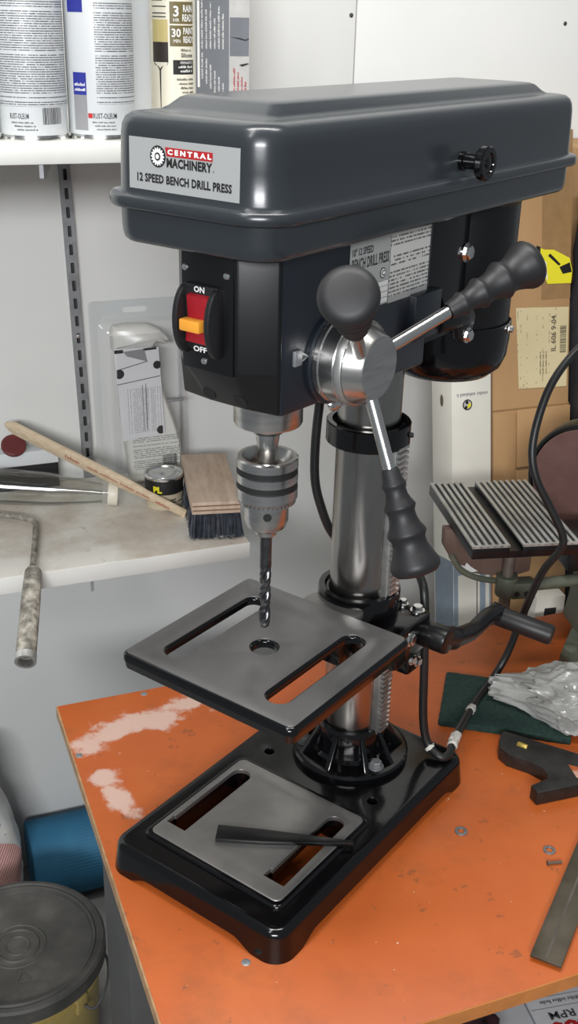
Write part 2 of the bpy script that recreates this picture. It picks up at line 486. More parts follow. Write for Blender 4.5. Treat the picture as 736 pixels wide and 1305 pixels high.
def greek(bm, x0, x1, y0, y1, fn, seed=None):
    """a line of type too small to read in the photo: word-long runs of uneven upright strokes"""
    r = random.Random(seed if seed is not None else int(abs(x0 * 31 + y0 * 17 + x1 * 7) * 10)); h = y1 - y0; x = x0; gap = x0 + r.uniform(3, 6) * h
    while x < x1 - .1 * h:
        if x > gap: x += .5 * h; gap = x + r.uniform(2.2, 5.5) * h; continue
        w = r.uniform(.14, .34) * h; t = y1 if r.random() < .3 else y0 + h * r.uniform(.62, .74)
        shape(bm, [(x, y0), (min(x + w, x1), y0), (min(x + w, x1), t), (x, t)], fn); x += w + r.uniform(.1, .2) * h

def dense(L, step):
    out = []
    for i in range(len(L)):
        a, b = Vector(L[i]), Vector(L[(i + 1) % len(L)])
        n = max(1, int((b - a).length / step))
        for j in range(n): out.append(tuple(a + (b - a) * j / n))
    return out

def rect(x0, x1, y0, y1): return [(x0, y0), (x1, y0), (x1, y1), (x0, y1)]

# ================================================================== the setting
FLOOR = -632
WALL = 452
bm = BM(); box(bm, -900, 2000, WALL + 8, WALL + 90, FLOOR - 20, 1700)
wall = struct(finish(bm, 'wall_back', M['wall']))
for x0, x1 in ((-900, 549.2), (551.2, 2000)):
    bm = BM(); box(bm, x0, x1, WALL, WALL + 9, FLOOR, 1700, bev=.8)
    part(wall, 'wall_panel', bm, M['wall'])
for x, z in ((548 - 6, 752), (898, 748), (560, 560)):
    bm = BM(); screw(bm, (x, WALL + .5, z), (0, -1, 0), 3.2, 1.6); part(wall, 'screw', bm, M['grey_steel'])
bm = BM(); box(bm, -900, 2000, -1500, WALL + 90, FLOOR - 60, FLOOR); struct(finish(bm, 'floor', M['concrete']))

# ================================================================== workbench
bench = thing('workbench', 'low workbench with a worn orange laminate top carrying the drill press', 'workbench', (0, 0, FLOOR))
BZ = -FLOOR
bm = BM(); box(bm, 0.8, 1000, -547, 0, BZ - 15, BZ, bev=.8); part(bench, 'bench_top', bm, M['laminate'])
bm = BM(); box(bm, -.8, 1.0, -547, 0, BZ - 15, BZ - .6); part(bench, 'side_edge', bm, M['raw_edge'])['label'] = 'bare chipboard edge'
bm = BM(); box(bm, -.8, 1000, -548.6, -546.8, BZ - 15, BZ - .5); part(bench, 'front_edge', bm, M['orange_edge'])['label'] = 'chipped brown edge band'
for x in (4, 930):
    bm = BM(); box(bm, x, x + 60, -335, -225, 26, BZ - 15, bev=3); part(bench, 'leg', bm, M['grey_steel'])
    bm = BM(); box(bm, x - 2, x + 62, -480, -110, 0, 26, bev=3); part(bench, 'foot', bm, M['grey_steel'])
bm = BM(); box(bm, 40, 960, -300, -260, BZ - 80, BZ - 15, bev=2); part(bench, 'rail', bm, M['grey_steel'])
for x, y in ((104, -8), (87, -439), (6.5, -102)):
    bm = BM(); screw(bm, (x, y, BZ - .3), (0, 0, 1), 4.2, .9); part(bench, 'screw', bm, M['zinc_rail'])

# ================================================================== the drill press
ANG = math.radians(180 + 32.4)
PX, PY = 276.8, -229.3
press = thing('drill_press', 'dark grey bench drill press with black base standing on the orange workbench', 'drill press', (PX, PY, .3), ANG)
def pw(a, b, z):                              # a point of the press in the room
    return Vector((PX + a * math.cos(ANG) - b * math.sin(ANG), PY + a * math.sin(ANG) + b * math.cos(ANG), z))

# --- base: hollow casting on four feet
A0, A1, HB = -77, 263.5, 105.5
def foot(x, y):
    t = min(min(x - A0, A1 - x) if abs(y) > HB - 6 else 1e9, (HB - abs(y)) if (x < A0 + 6 or x > A1 - 6) else 1e9)
    if t > 1e8: return 0
    u = min(1, max(0, (t - 30) / 24)); return 10 * u * u * (3 - 2 * u)
outer = dense(rrect(A0 + 3, A1 - 3, -HB + 3, HB - 3, 18, 10), 6)
holes = [dense(rrect(97, 222, -74.5, 74.5, 5, 4), 8), circ(57, -65.5, 5.2, 20), circ(57, 65.5, 5.2, 20)]
bm = BM(); plate(bm, outer, holes, 0, 32.5, bev=9, bseg=6, hbev=1, bottom=False, outer_low=lambda x, y: foot(x, y), draft=3)
base = part(press, 'base', bm, M['black_gloss'], angle=40)
bm = BM(); plate(bm, rrect(83, 236, -83, 83, 9), [rrect(95, 224, -75, 75, 5)], 31, 36, bev=3.2, hbev=.5, bottom=False)
finish(bm, 'plate_rim', M['black_gloss'], base)
def lslot(s):
    L = [(211, -73), (211, -50), (113, -50)]
    L += [(113 - 10.5 * math.sin(t), -60.5 + 10.5 * math.cos(t)) for t in [PI * i / 10 for i in range(1, 10)]]
    L += [(113, -71), (200, -71), (200, -73)]
    L = L if s < 0 else [(x, 2 * -61.5 - y + 123) for x, y in L][::-1]
    if s > 0: L = [(x, y) for x, y in [(211, 46), (211, 69), (203, 69), (113, 67)] + [(113 - 10 * math.sin(t), 57 + 10 * math.cos(t)) for t in [PI * i / 10 for i in range(1, 10)]] + [(113, 47), (200, 48.5), (200, 46)]]
    return L
bm = BM(); plate(bm, rrect(88.5, 230.5, -77.5, 77.5, 7), [lslot(-1), lslot(1)], 32, 36.8, bev=.8, hbev=.5)
o = finish(bm, 'base_plate', M['machined'], base); o['label'] = 'machined steel work surface'
# casting walls inside the two slots
for s in (-1, 1):
    L = lslot(s)
    bm = BM()
    lo = [bm.verts.new((x, y, 24)) for x, y in offset(L, -.6)]; hi = [bm.verts.new((x, y, 33)) for x, y in offset(L, -.6)]
    for i in range(len(L)): bm.faces.new((lo[i], lo[(i + 1) % len(L)], hi[(i + 1) % len(L)], hi[i]))
    finish(bm, 'slot_wall', M['black_gloss'], base)

# --- column socket with ribs and bolts
bm = BM()
lathe(bm, [(31, 32), (61, 32), (62, 34), (62, 39), (60, 41.5), (57, 42), (42, 42.5), (38.5, 46), (37, 60), (36.5, 74), (35, 77), (31, 77), (31, 60)], 56)
sock = part(press, 'column_socket', bm, M['black_gloss'], angle=30)
for d in (8, 52, 86, 128, 172, 206, 248, 292, 326):
    bm = BM(); t = math.radians(d); R_ = Matrix.Rotation(t, 4, 'Z')
    v = prism(bm, [(36, 41), (57, 41), (55, 44), (37.5, 72), (36, 72)], -2.6, 2.6, 'y', bev=.8)
    bmesh.ops.transform(bm, matrix=R_, verts=bm.verts); finish(bm, 'rib', M['black_gloss'], sock)
for d in (67, 187, 307):
    t = math.radians(d); bm = BM(); hexbolt(bm, (48.5 * math.cos(t), 48.5 * math.sin(t), 42), (0, 0, 1), 6.2, 7.5, .3)
    finish(bm, 'bolt', M['grey_steel'] if d != 67 else M['zinc_rail'], sock)

# --- column, rack and rack ring
bm = BM(); lathe(bm, [(0, 40), (30, 40), (30, 495), (0, 495)], 64); part(press, 'column', bm, M['column'])
rack = BM(); box(rack, -9, 8, 29, 36.5, 72, 391, bev=.6)
rk = part(press, 'rack', rack, M['rack'])
bm = BM(); z = 76.0
while z < 392:
    box(bm, -9, 7.4, 36, 40.5, z, z + 2.9); z += 5.6
o = finish(bm, 'rack_teeth', M['rack'], rk, smooth=False)
bm = BM(); lathe(bm, [(33.5, 392), (39, 390), (40, 391), (40, 410), (39, 411), (34.5, 411), (33.8, 406)], 56, close=True)
ring = part(press, 'rack_ring', bm, M['black_gloss'])
bm = BM(); rod(bm, (-10, 38, 401), (-13, 41, 401), 2.4); finish(bm, 'set_screw', M['black_plastic'], ring)

# --- table bracket on the column
bm = BM(); lathe(bm, [(31, 178), (40, 178), (41.5, 181), (41.5, 233), (40.5, 236), (35, 236), (33, 233), (31, 233)], 48, close=True)
brk = part(press, 'table_bracket', bm, M['black_gloss'])
bm = BM(); box(bm, -34, 32, 20, 66, 172, 213, bev=4); box(bm, 20, 64, -22, 22, 176, 221, bev=4)
finish(bm, 'bracket_arm', M['black_gloss'], brk)
bm = BM(); lathe(bm, [(0, 219), (30, 219), (32, 220), (32, 226), (30.5, 228.5), (0, 229)], 40, Matrix.Translation((44, -3, 0))); finish(bm, 'tilt_plate', M['machined'], brk)
bm = BM(); box(bm, -32, -6, 30, 60, 146, 176, bev=4); finish(bm, 'lower_lug', M['black_gloss'], brk)
for p, d, r, h in (((6, 65.5, 199), (0, 1, 0), 6, 5), ((-26, 54, 212.5), (0, 0, 1), 5.5, 6), ((-28, 36, 212.5), (0, 0, 1), 4, 6), ((-24, 59.5, 156), (0, 1, 0), 4.5, 4), ((-12, 59.5, 164), (0, 1, 0), 4.5, 4)):
    bm = BM(); hexbolt(bm, p, d, r, h); finish(bm, 'bolt', M['chrome'], brk)
# crank that raises the table
bm = BM(); rod(bm, (-27, 58, 190), (-27, 92, 190), 14, bev=3)
ck = part(press, 'table_crank', bm, M['black_satin'])
bm = BM(); tube(bm, spl([(-27, 80, 190), (-60, 82, 176), (-100, 81, 165), (-134, 80, 165), (-160, 80, 160)], 6), [12.5] * 6 + [10] * 6 + [9] * 6 + [9.5] * 7, 14)
finish(bm, 'crank_arm', M['black_satin'], ck)
bm = BM(); rod(bm, (-160, 70, 157), (-174, 142, 147), 11.2, 11.2, 24, bev=3); finish(bm, 'crank_handle', M['black_plastic'], ck)
bm = BM(); rod(bm, (-160, 72, 158.5), (-163, 86, 156), 12.2, 11.2, 24, bev=2); finish(bm, 'handle_collar', M['black_satin'], ck)

# --- work table
tb_out = rrect(58, 242.5, -96, 96, 9, 8)
slot = [rrect(89, 218, s * 57 - 10, s * 57 + 10, 9.5, 8) for s in (-1, 1)]
th = [slot[0], slot[1], circ(155.5, 0, 11.2, 32)]
bm = BM(); plate(bm, tb_out, th, 228.5, 235.8, bev=4.5, bseg=5, hbev=3.2)
rim_lo = [(x, y, 220.5) for x, y in offset(tb_out, 2)]; loft(bm, [[(x, y, 229) for x, y in tb_out], rim_lo, [(x, y, 220.5) for x, y in offset(tb_out, 8)], [(x, y, 229) for x, y in offset(tb_out, 9)]], False, False)
tab = part(press, 'work_table', bm, M['black_gloss'], angle=40)
bm = BM(); plate(bm, offset(tb_out, 3.4), [offset(L, -2.6) for L in th], 232, 236.4, bev=.5, bseg=2, hbev=.4)
o = finish(bm, 'table_surface', M['machined_table'], tab); o['label'] = 'machined grey top surface'

# --- head casting
def headbox(bm, top, bot, bev):
    v = loft(bm, [[(x, y, 604) for x, y in top], [(x, y, 512) for x, y in top], [(x, y, z) for x, y, z in bot]])
    bmesh.ops.recalc_face_normals(bm, faces=bm.faces)
    bmesh.ops.bevel(bm, geom=[e for e in bm.edges if e.calc_face_angle(0) > .2], offset=bev, segments=3, profile=.5, affect='EDGES', clamp_overlap=True)
bm = BM(); headbox(bm, [(206, -49), (206, 49), (-8, 49), (-8, -49)], [(204, -44, 479), (204, 49, 479), (-8, 49, 472), (-8, -44, 472)], 3)
head = part(press, 'head', bm, M['head'])
bm = BM(); headbox(bm, [(228, -25), (228, 25), (207.5, 48.5), (203, 48.5), (203, -48.5), (207.5, -48.5)],
                   [(208, -17, 479), (208, 17, 479), (206, 47, 480), (200, 47, 480), (200, -47, 480), (206, -47, 480)], 2)
front = part(press, 'front_cover', bm, M['black_satin'])
for b in (-14, 17):
    bm = BM(); rod(bm, (212.2, b, 487.4), (213.3, b, 486.8), 6, 6, 20); finish(bm, 'bolt_recess_shade', M['dark_slot'], front)  # flat dark disc, its colour stands in for the shade of a recess
bm = BM(); box(bm, -18, 27, 44, 57, 500, 541, bev=2.5); finish(bm, 'side_lug', M['head'], head)
bm = BM(); lathe(bm, [(0, 0), (37, 0), (37, 5), (35.5, 6.5), (0, 6.5)], 48, Matrix.Translation((139, 47, 512)) @ Matrix.Rotation(-PI / 2, 4, 'X')); finish(bm, 'feed_boss', M['head'], head)
# decal on the right side of the head: silver half and white warning half
fn = on_plane((121, 49.35, 541), (-1, 0, 0), (0, 0, 1))
bm = BM(); shape(bm, rect(0, 59, 0, 58), fn); dec = finish(bm, 'side_decal', M['plate_silver'], head, smooth=False)
fn2 = on_plane((121, 49.6, 541), (-1, 0, 0), (0, 0, 1))
bm = BM(); text_fit(bm, '10" 12 SPEED', 3, 33, 45, 51, fn2, .02); text_fit(bm, 'BENCH DRILL PRESS', 3, 57, 34, 43, fn2, .02, 1.05)
for r_ in (4.6, 3.4): pass
ringp = circ(49, 26, 4.4, 20); shape(bm, ringp, fn2)
finish(bm, 'lettering', M['ink'], dec, smooth=False)
fn3 = on_plane((121, 49.75, 541), (-1, 0, 0), (0, 0, 1))
bm = BM(); shape(bm, circ(49, 26, 3.5, 20), fn3)
for k in range(4): shape(bm, rect(24, 57.5, 1.5 + 4.6 * k, 5.3 + 4.6 * k), fn2)
finish(bm, 'form_box', M['white_ink'], dec, smooth=False)
bm = BM(); text_fit(bm, 'C', 46.6, 51.4, 23.6, 28.4, on_plane((121, 49.85, 541), (-1, 0, 0), (0, 0, 1)), .03); finish(bm, 'mark', M['ink'], dec, smooth=False)
bm = BM(); shape(bm, rect(59.5, 123, 4, 60), fn); wd = finish(bm, 'warning_decal', M['decal_text'], head, smooth=False)
bm = BM(); shape(bm, rect(59.5, 123, -1, 4), fn); finish(bm, 'decal_footer', M['plate_silver'], head, smooth=False)
# depth pointer beside the feed dial
bm = BM(); box(bm, 183, 192, 49, 52, 516, 528, bev=.6); prism(bm, [(183, 518), (183, 526), (174, 521)], 49.5, 51.5, 'y'); ptr = finish(bm, 'depth_pointer', M['zinc_rail'], head)
bm = BM(); shape(bm, [(183, 520), (175.5, 521.2), (183, 524)], lambda x, y: Vector((x, 51.7, y))); finish(bm, 'pointer_mark', M['ink'], ptr, smooth=False)

# --- switch on the front cover
bm = BM(); box(bm, 227, 229.6, -26, 22.5, 511, 598, bev=.5); swp = part(press, 'switch_plate', bm, M['black_satin'])
for b, z in ((-22, 586), (17, 585), (-4.5, 518.5)):
    bm = BM(); screw(bm, (229.4, b, z), (1, 0, 0), 2.7, 1.8); finish(bm, 'screw', M['screw'], swp)
bm = BM(); box(bm, 229, 234, -21, 12, 527, 576, bev=1.5); sw = part(press, 'power_switch', bm, M['black_plastic'])
for b0, b1 in ((-22.5, -17.5), (8, 13)):
    bm = BM(); prism(bm, [(229, 575)] + [(231 + 14.5 * math.sin(t), 549 + 26.5 * math.cos(t)) for t in [PI * i / 16 for i in range(1, 16)]] + [(229, 524)], b0, b1, 'y', bev=1.2)
    finish(bm, 'switch_guard', M['black_plastic'], sw)
bm = BM(); prism(bm, [(232, 570), (237.5, 568), (236, 552), (239, 534), (232, 532)], -15, 5, 'y', bev=.8); finish(bm, 'switch_paddle', M['red_plastic'], sw)
bm = BM(); box(bm, 236, 245, -16, 3.5, 543, 552, bev=1.5); finish(bm, 'switch_key', M['yellow_plastic'], sw)
fn = on_plane((234.3, 0, 0), (0, 1, 0), (0, 0, 1))
bm = BM(); text_fit(bm, 'ON', -10, 0, 570.5, 575, fn, .03); finish(bm, 'lettering', M['white_ink'], sw, smooth=False)
bm = BM(); text_fit(bm, 'OFF', -11, 2, 526.3, 530.6, fn, .03); finish(bm, 'lettering', M['white_ink'], sw, smooth=False)

# --- spindle, chuck
bm = BM(); AX = Matrix.Translation((156, 0, 0))
lathe(bm, [(0, 490), (28.5, 490), (28.5, 453), (27.5, 451), (14.5, 451), (14.5, 445), (13, 443), (10, 442), (9.5, 436), (8.5, 430), (8.5, 410), (0, 410)], 48, AX); part(press, 'quill', bm, M['steel'])
bm = BM()
lathe(bm, [(8.5, 413), (16, 413), (19, 416), (21.5, 422), (24.8, 422), (26, 420.8), (26, 414), (25.2, 413.6), (25.2, 408.4), (26, 408), (26, 401), (25.2, 400.6), (25.2, 395.4), (26, 395), (26, 386), (24.5, 384),
           (22, 382), (18.8, 382), (18.8, 364), (16.5, 358), (11, 354), (9.5, 354), (9, 350), (7.5, 348.5), (5.4, 348.5), (5.4, 353)], 56, AX)
chk = part(press, 'chuck', bm, M['steel'], angle=25)
for z0, z1 in ((408.5, 413.5), (395.5, 400.5)):
    bm = BM(); lathe(bm, [(25.1, z0), (25.7, z0 + .3), (25.7, z1 - .3), (25.1, z1)], 56, AX, close=True); finish(bm, 'knurled_band', M['dark_slot'], chk)
bm = BM()
for k in range(40):
    t = 2 * PI * k / 40; box(bm, -1.1, 1.1, -1.5, 1.5, 381.5, 385.5, M=AX @ Matrix.Rotation(t, 4, 'Z') @ Matrix.Translation((23.5, 0, 0)))
finish(bm, 'key_teeth', M['steel'], chk, smooth=False)
for k in range(3):
    t = math.radians(40 + 120 * k); d = Vector((math.cos(t), math.sin(t), 0))
    bm = BM(); rod(bm, Vector((156, 0, 373)) + d * 16, Vector((156, 0, 373)) + d * 19.1, 3.6, 3.6, 18); rod(bm, Vector((156, 0, 373)) + d * 18.8, Vector((156, 0, 373)) + d * 19.3, 2.4, 2.4, 18)
    finish(bm, 'key_hole_shade', M['dark_slot'], chk)  # dark plug on the sleeve, coloured as the shade inside a hole

# --- feed hub with three grips
HM = Matrix.Translation((139, 0, 512)) @ Matrix.Rotation(-PI / 2, 4, 'X')      # local z -> b
bm = BM(); lathe(bm, [(0, 53), (33.5, 53), (34.2, 54), (34.2, 58), (33.2, 59), (33.2, 71), (32.6, 72), (31.5, 72), (31.5, 74), (33, 74.5), (33, 78.5), (32, 79), (31.5, 79), (25.2, 92), (24.2, 93), (0, 93)], 56, HM)
hub = part(press, 'feed_hub', bm, M['steel'], angle=25)
bm = BM(); lathe(bm, [(33.3, 72.6), (33.7, 73.2), (33.7, 78.2), (33.2, 79)], 56, HM, close=True); finish(bm, 'clamp_ring', M['rack'], hub)
GP = [(0, 6.2), (.02, 7.2), (.10, 8.0), (.14, 9.6), (.155, 9.9), (.17, 9.2), (.20, 8.5), (.25, 8.9), (.30, 10.4), (.345, 12.7), (.36, 12.9), (.378, 12.0), (.41, 10.9), (.47, 11.2), (.53, 12.8), (.59, 15.6), (.61, 15.9), (.63, 14.9),
      (.66, 13.6), (.72, 13.9), (.79, 16.2), (.87, 19.6), (.90, 20.1), (.935, 19.8), (.975, 17.0), (.99, 12.5), (1.0, 0)]
for ph in (154.5, 273.5, 34.5):
    t = math.radians(ph); u = Vector((math.cos(t), .44, math.sin(t)))
    p = Vector((139, 76.4, 512)); 
    bm = BM(); rod(bm, p + u * 20, p + u * 88, 5.1, 5.1, 20); rd = part(press, 'feed_rod', bm, M['chrome'])
    q0, q1 = p + u * 77, p + u * 157
    MM, L = frame_to(q0, q1)
    bm = BM(); lathe(bm, [(r_, s_ * L) for s_, r_ in GP], 36, MM); finish(bm, 'grip', M['rubber'], rd, angle=60)

# --- depth stop wing screw under the head
bm = BM(); rod(bm, (126, 54, 490), (126, 54, 470), 2.8); ws = part(press, 'wing_screw', bm, M['chrome'])
bm = BM()
for s in (-1, 1):
    v = bmesh.ops.create_uvsphere(bm, u_segments=16, v_segments=10, radius=1)['verts']
    bmesh.ops.transform(bm, matrix=Matrix.Translation((126 - 9 * s, 54 + 3 * s, 473)) @ Matrix.Diagonal((9, 4, 6, 1)), verts=v)
finish(bm, 'wing', M['chrome'], ws)

# --- belt cover
def coverloop(ins, z, n=10): return [(x, y, z + 1.5) for x, y in rrect(-235 + ins, 256 - ins, -74 + ins, 74 - ins, max(4, 27 - ins), n)]
bm = BM()
pr = [(8, 601.5), (4, 602), (1.5, 604), (0.4, 608), (0, 613), (-.2, 627.5)]
loft(bm, [coverloop(i, z) for i, z in pr], True, False)
low = part(press, 'belt_pan', bm, M['cover'], angle=60)
bm = BM()
pr = [(2, 626.5), (-6.5, 627), (-8.1, 628.4), (-8.5, 631), (-8.1, 634.5), (-6.7, 636), (-1, 637), (0, 639), (.6, 660), (1.4, 676), (2.4, 682), (4.8, 686.5), (9, 689.2), (14, 690), (20, 690.4)]
loops = [coverloop(i, z) for i, z in pr]
n = 10
def plat(i0, i1, z):                                    # raised centre of the lid, further back at the ends
    return [(x, y, z + 1.5) for x, y in rrect(-235 + i1, 256 - i1, -74 + i0, 74 - i0, 8, n)]
loops += [plat(22, 30, 690.8), plat(25, 36, 693.2), plat(29, 44, 698.6), plat(32, 49, 700.2), plat(38, 56, 700.8)]
loft(bm, loops, False, True)
lid = part(press, 'belt_cover', bm, M['cover'], angle=50)
fn = lambda off: on_plane((255.75 + off, 0, 0), (0.0, 1, 0), (-.026, 0, 1))
o0 = fn(0.25 + .026 * 642); 
bm = BM(); shape(bm, rect(-49.5, 49.5, 642, 676.4), o0); npl = finish(bm, 'name_plate', M['plate_silver'], lid, smooth=False)
o1 = fn(0.45 + .026 * 642); o2 = fn(0.65 + .026 * 642); o3 = fn(.85 + .026 * 642)
bm = BM(); text_fit(bm, 'MACHINERY', -14.5, 26, 658.6, 665, o1, .045, 1.05); text_fit(bm, '12 SPEED BENCH DRILL PRESS', -42, 43, 647.3, 653.2, o1, .04, 1.05)
shape(bm, circ(-22.5, 665, 7.2, 40), o1)
text_fit(bm, 'R', 26.8, 27.8, 659, 660.2, o1); finish(bm, 'lettering', M['ink'], npl, smooth=False)
bm = BM(); shape(bm, [(-16, 671.6), (-14.5, 665.8), (26.3, 665.8), (26.3, 671.6)], o1); finish(bm, 'red_bar', M['red_ink'], npl, smooth=False)
bm = BM()
gear = []
for k in range(16):
    for dt, r_ in ((-.3, 5.0), (-.2, 6.1), (.2, 6.1), (.3, 5.0)):
        t = 2 * PI * (k + dt) / 16; gear.append((-22.5 + r_ * math.cos(t), 665 + r_ * math.sin(t)))
shape(bm, gear, o2); text_fit(bm, 'C E N T R A L', -13.5, 25.4, 667, 670.6, o2, .06); finish(bm, 'white_lettering', M['white_ink'], npl, smooth=False)
bm = BM(); shape(bm, circ(-22.5, 665, 2.7, 24), o3); finish(bm, 'emblem_ring', M['ink'], npl, smooth=False)
o4 = fn(1.0 + .026 * 642)
bm = BM(); shape(bm, circ(-22.5, 665, 1.7, 8), o4); finish(bm, 'emblem_centre', M['white_ink'], npl, smooth=False)
# lid knob on the right side
bm = BM(); lathe(bm, [(0, 72), (7.5, 72), (7.5, 77), (6, 78), (6, 88), (8, 90), (12.6, 91), (13.6, 92.5), (13.6, 97), (12.4, 98.5), (8.5, 98.5), (8, 97.3), (0, 97.3)], 32, Matrix.Translation((0, 0, 650)) @ Matrix.Rotation(-PI / 2, 4, 'X'))
kn = part(press, 'cover_knob', bm, M['black_gloss'])
bm = BM(); screw(bm, (0, 97.2, 650), (0, 1, 0), 4.2, 1.6); finish(bm, 'knob_screw', M['black_satin'], kn)

# --- motor hung behind the column
MX = Matrix.Translation((-136, 0, 0))
bm = BM(); lathe(bm, [(0, 470), (60, 470), (61, 474), (61, 598), (0, 598)], 48, MX); mot = part(press, 'motor', bm, M['black_satin'])
bm = BM(); lathe(bm, [(0, 425), (30, 425.5), (48, 429), (58, 438), (62.5, 450), (63.5, 464), (64, 483), (62.5, 484), (61, 478)], 48, MX); finish(bm, 'motor_cap', M['black_gloss'], mot)
bm = BM(); hexbolt(bm, (-146, 63, 479), (-.2, 1, 0), 3.2, 5); finish(bm, 'cap_screw', M['chrome'], mot)
bm = BM(); box(bm, -146, -6, 34, 40, 486, 602, bev=1.5); mm = part(press, 'motor_mount', bm, M['black_gloss'])
bm = BM(); hexbolt(bm, (-87, 40, 559), (0, 1, 0), 6.8, 6); finish(bm, 'bolt', M['chrome'], mm)
bm = BM(); box(bm, -120, -116, 39, 46, 500, 596, bev=1); finish(bm, 'mount_flange', M['black_gloss'], mm)
bm = BM(); rod(bm, (-20, 52, 507), (-62, 56, 505), 9, 9, 20, bev=2); prism(bm, [(-50, 522), (-60, 526), (-78, 505), (-70, 482), (-52, 486), (-46, 505)], 52, 62, 'y', bev=3)
lk_ = part(press, 'belt_tension_lever', bm, M['black_satin'])
bm = BM(); hexbolt(bm, (-62, 61.5, 490), (0, 1, 0), 5.5, 5); rod(bm, (-48, 60, 505), (-48, 63, 505), 3.2); finish(bm, 'bolt', M['chrome'], lk_)

# --- the bit in the chuck and the drift key on the base
bit = thing('drill_bit', 'twist drill bit clamped in the steel chuck above the work table', 'drill bit', pw(156, 0, 256), ANG)
bm = BM(); lathe(bm, [(0, 62), (5.2, 62), (5.2, 97), (0, 97)], 24); part(bit, 'shank', bm, M['drill'])
bm = BM(); loops = []
for i in range(61):
    z = 4 + i; tw = 2 * PI * (z / 40.0); L = []
    for k in range(32):
        t = 2 * PI * k / 32; w = (t % PI) / PI
        r_ = 5.2 - 2.6 * math.exp(-((w - .5) / .17) ** 2) - (.35 if w < .2 or w > .8 else 0) * (1 if .06 < w < .94 else 0)
        if i > 56: r_ = r_ + (5.2 - r_) * (i - 56) / 4
        L.append((r_ * math.cos(t + tw), r_ * math.sin(t + tw), z))
    loops.append(L)
tip = [(x * .12, y * .12, 0.3) for x, y, z in loops[0]]
loft(bm, [tip] + loops); part(bit, 'flutes', bm, M['drill'], angle=50)
p0 = pw(194, -19, 37.0); p1 = pw(127, 89, 37.6); d = (p1 - p0)
key = thing('drift_key', 'black wedge shaped drift key lying across the base plate of the drill press', 'drift key', p0, math.atan2(d.y, d.x))
KL = d.to_2d().length
bm = BM(); prism(bm, [(-4, -10.5), (-4, 9.5), (KL * .3, 8.2), (KL, 1.6), (KL, -2.6), (KL * .3, -9.5)], 0, 4.6, 'z', bev=.7); part(key, 'wedge', bm, M['black_satin'])
bm = BM(); rod(bm, (3, 2, 3.5), (3, 2, 4.9), 2.2, 2.2, 14); part(key, 'hanging_hole', bm, M['dark_slot'])

# ================================================================== cord of the drill press
pts = [(256, -182, 482), (250, -180, 450), (248, -178, 416), (245, -178, 375), (245, -180, 334), (253, -180, 302), (266, -180, 272), (290, -180, 245), (325, -185, 229), (350, -203, 229), (348, -226, 228),
       (345, -243, 212), (345, -254, 141), (347, -258, 78), (352, -264, 47), (359, -279, 38.5), (370, -279, 37.5), (386, -260, 37), (409, -234, 31), (466, -172, 13.2), (512, -134, 13.5), (535, -126, 42), (543, -135, 98), (541, -165, 172),
       (551, -180, 208), (550, -180, 228), (535, -170, 260), (520, -160, 291), (517, -150, 321), (527, -140, 357), (547, -130, 393), (581, -120, 423), (625, -110, 442), (690, -90, 452)]
path = spl(pts, 6)
bm = BM(); tube(bm, path, 4.6, 12)
cordo = tag(finish(bm, 'power_cord', M['cord']), 'black power cord looping from the drill press over the bench past the disc sander', 'cord')
def wrap(i0, i1, name='torn_tape', seed=3):
    r = random.Random(seed); bm = BM(); n = 12; rings = []
    P = path[i0:i1 + 1]
    P2 = []
    for a, b in zip(P[:-1], P[1:]): P2 += [a, a.lerp(b, .33), a.lerp(b, .66)]
    P2.append(P[-1])
    t0 = (P2[1] - P2[0]).normalized(); up = t0.orthogonal().normalized()
    for i, p in enumerate(P2):
        t = (P2[min(i + 1, len(P2) - 1)] - P2[max(i - 1, 0)]).normalized(); up = (up - t * up.dot(t)).normalized(); s = t.cross(up)
        e = 0.1 if i in (0, len(P2) - 1) else .7
        rings.append([p + t * r.uniform(-1.5, 1.5) + (up * math.cos(2 * PI * k / n) + s * math.sin(2 * PI * k / n)) * (4.7 + e * r.uniform(.2, 2.2)) for k in range(n)])
    loft(bm, rings); o = finish(bm, name, M['tape'], cordo); o['label'] = 'torn white tape left on the cord'
wrap(100, 106, seed=3); wrap(85, 86, seed=9); wrap(112, 113, seed=5)

# ================================================================== disc sander
SA = math.radians(-12.5)
sand = thing('disc_sander', 'grey green disc sander with a ribbed metal table at the right end of the bench', 'sander', (476, -115, 0), SA)
TZ = 192
bm = BM(); box(bm, 0, 46, 0, 192, TZ - 17, TZ - 2.2, bev=1); box(bm, 62, 133, 0, 192, TZ - 17, TZ - 2.2, bev=1); box(bm, 44, 64, .5, 191, TZ - 17, TZ - 8)
stab = part(sand, 'sander_table', bm, M['black_satin'])
M['ribs'] = two_tone('worn_aluminium_ribs', [(.3, (.34, .33, .30)), (.55, (.50, .49, .46)), (.8, (.44, .41, .30))], 22, .45, metal=.5)
for x0, x1, n in ((0, 46, 6), (62, 133, 9)):
    st = (x1 - x0 - 4.2) / (n - 1)
    for k in range(n):
        bm = BM(); x = x0 + k * st; box(bm, x, x + 4.2, 0, 192, TZ - 3, TZ, bev=.5); finish(bm, 'table_rib', M['ribs'], stab)
    bm = BM(); box(bm, x0, x1, 0, 4, TZ - 3, TZ - .1); finish(bm, 'front_lip', M['ribs'], stab)
M['old_steel'] = two_tone('rusty_steel', [(.3, (.10, .085, .07)), (.7, (.19, .165, .14))], 30, .5, metal=.5, bmp=.1)
M['old_green'] = two_tone('old_grey_green_paint', [(.3, (.070, .082, .055)), (.6, (.115, .125, .09)), (.85, (.19, .18, .14))], 22, .55, bmp=.15)
M['sand_brown'] = two_tone('rust_brown_metal', [(.3, (.105, .065, .05)), (.7, (.15, .095, .075))], 25, .6)
M['abrasive'] = two_tone('abrasive_disc', [(.3, (.10, .048, .042)), (.55, (.135, .068, .058)), (.8, (.17, .12, .10))], 18, .85, bmp=.5)
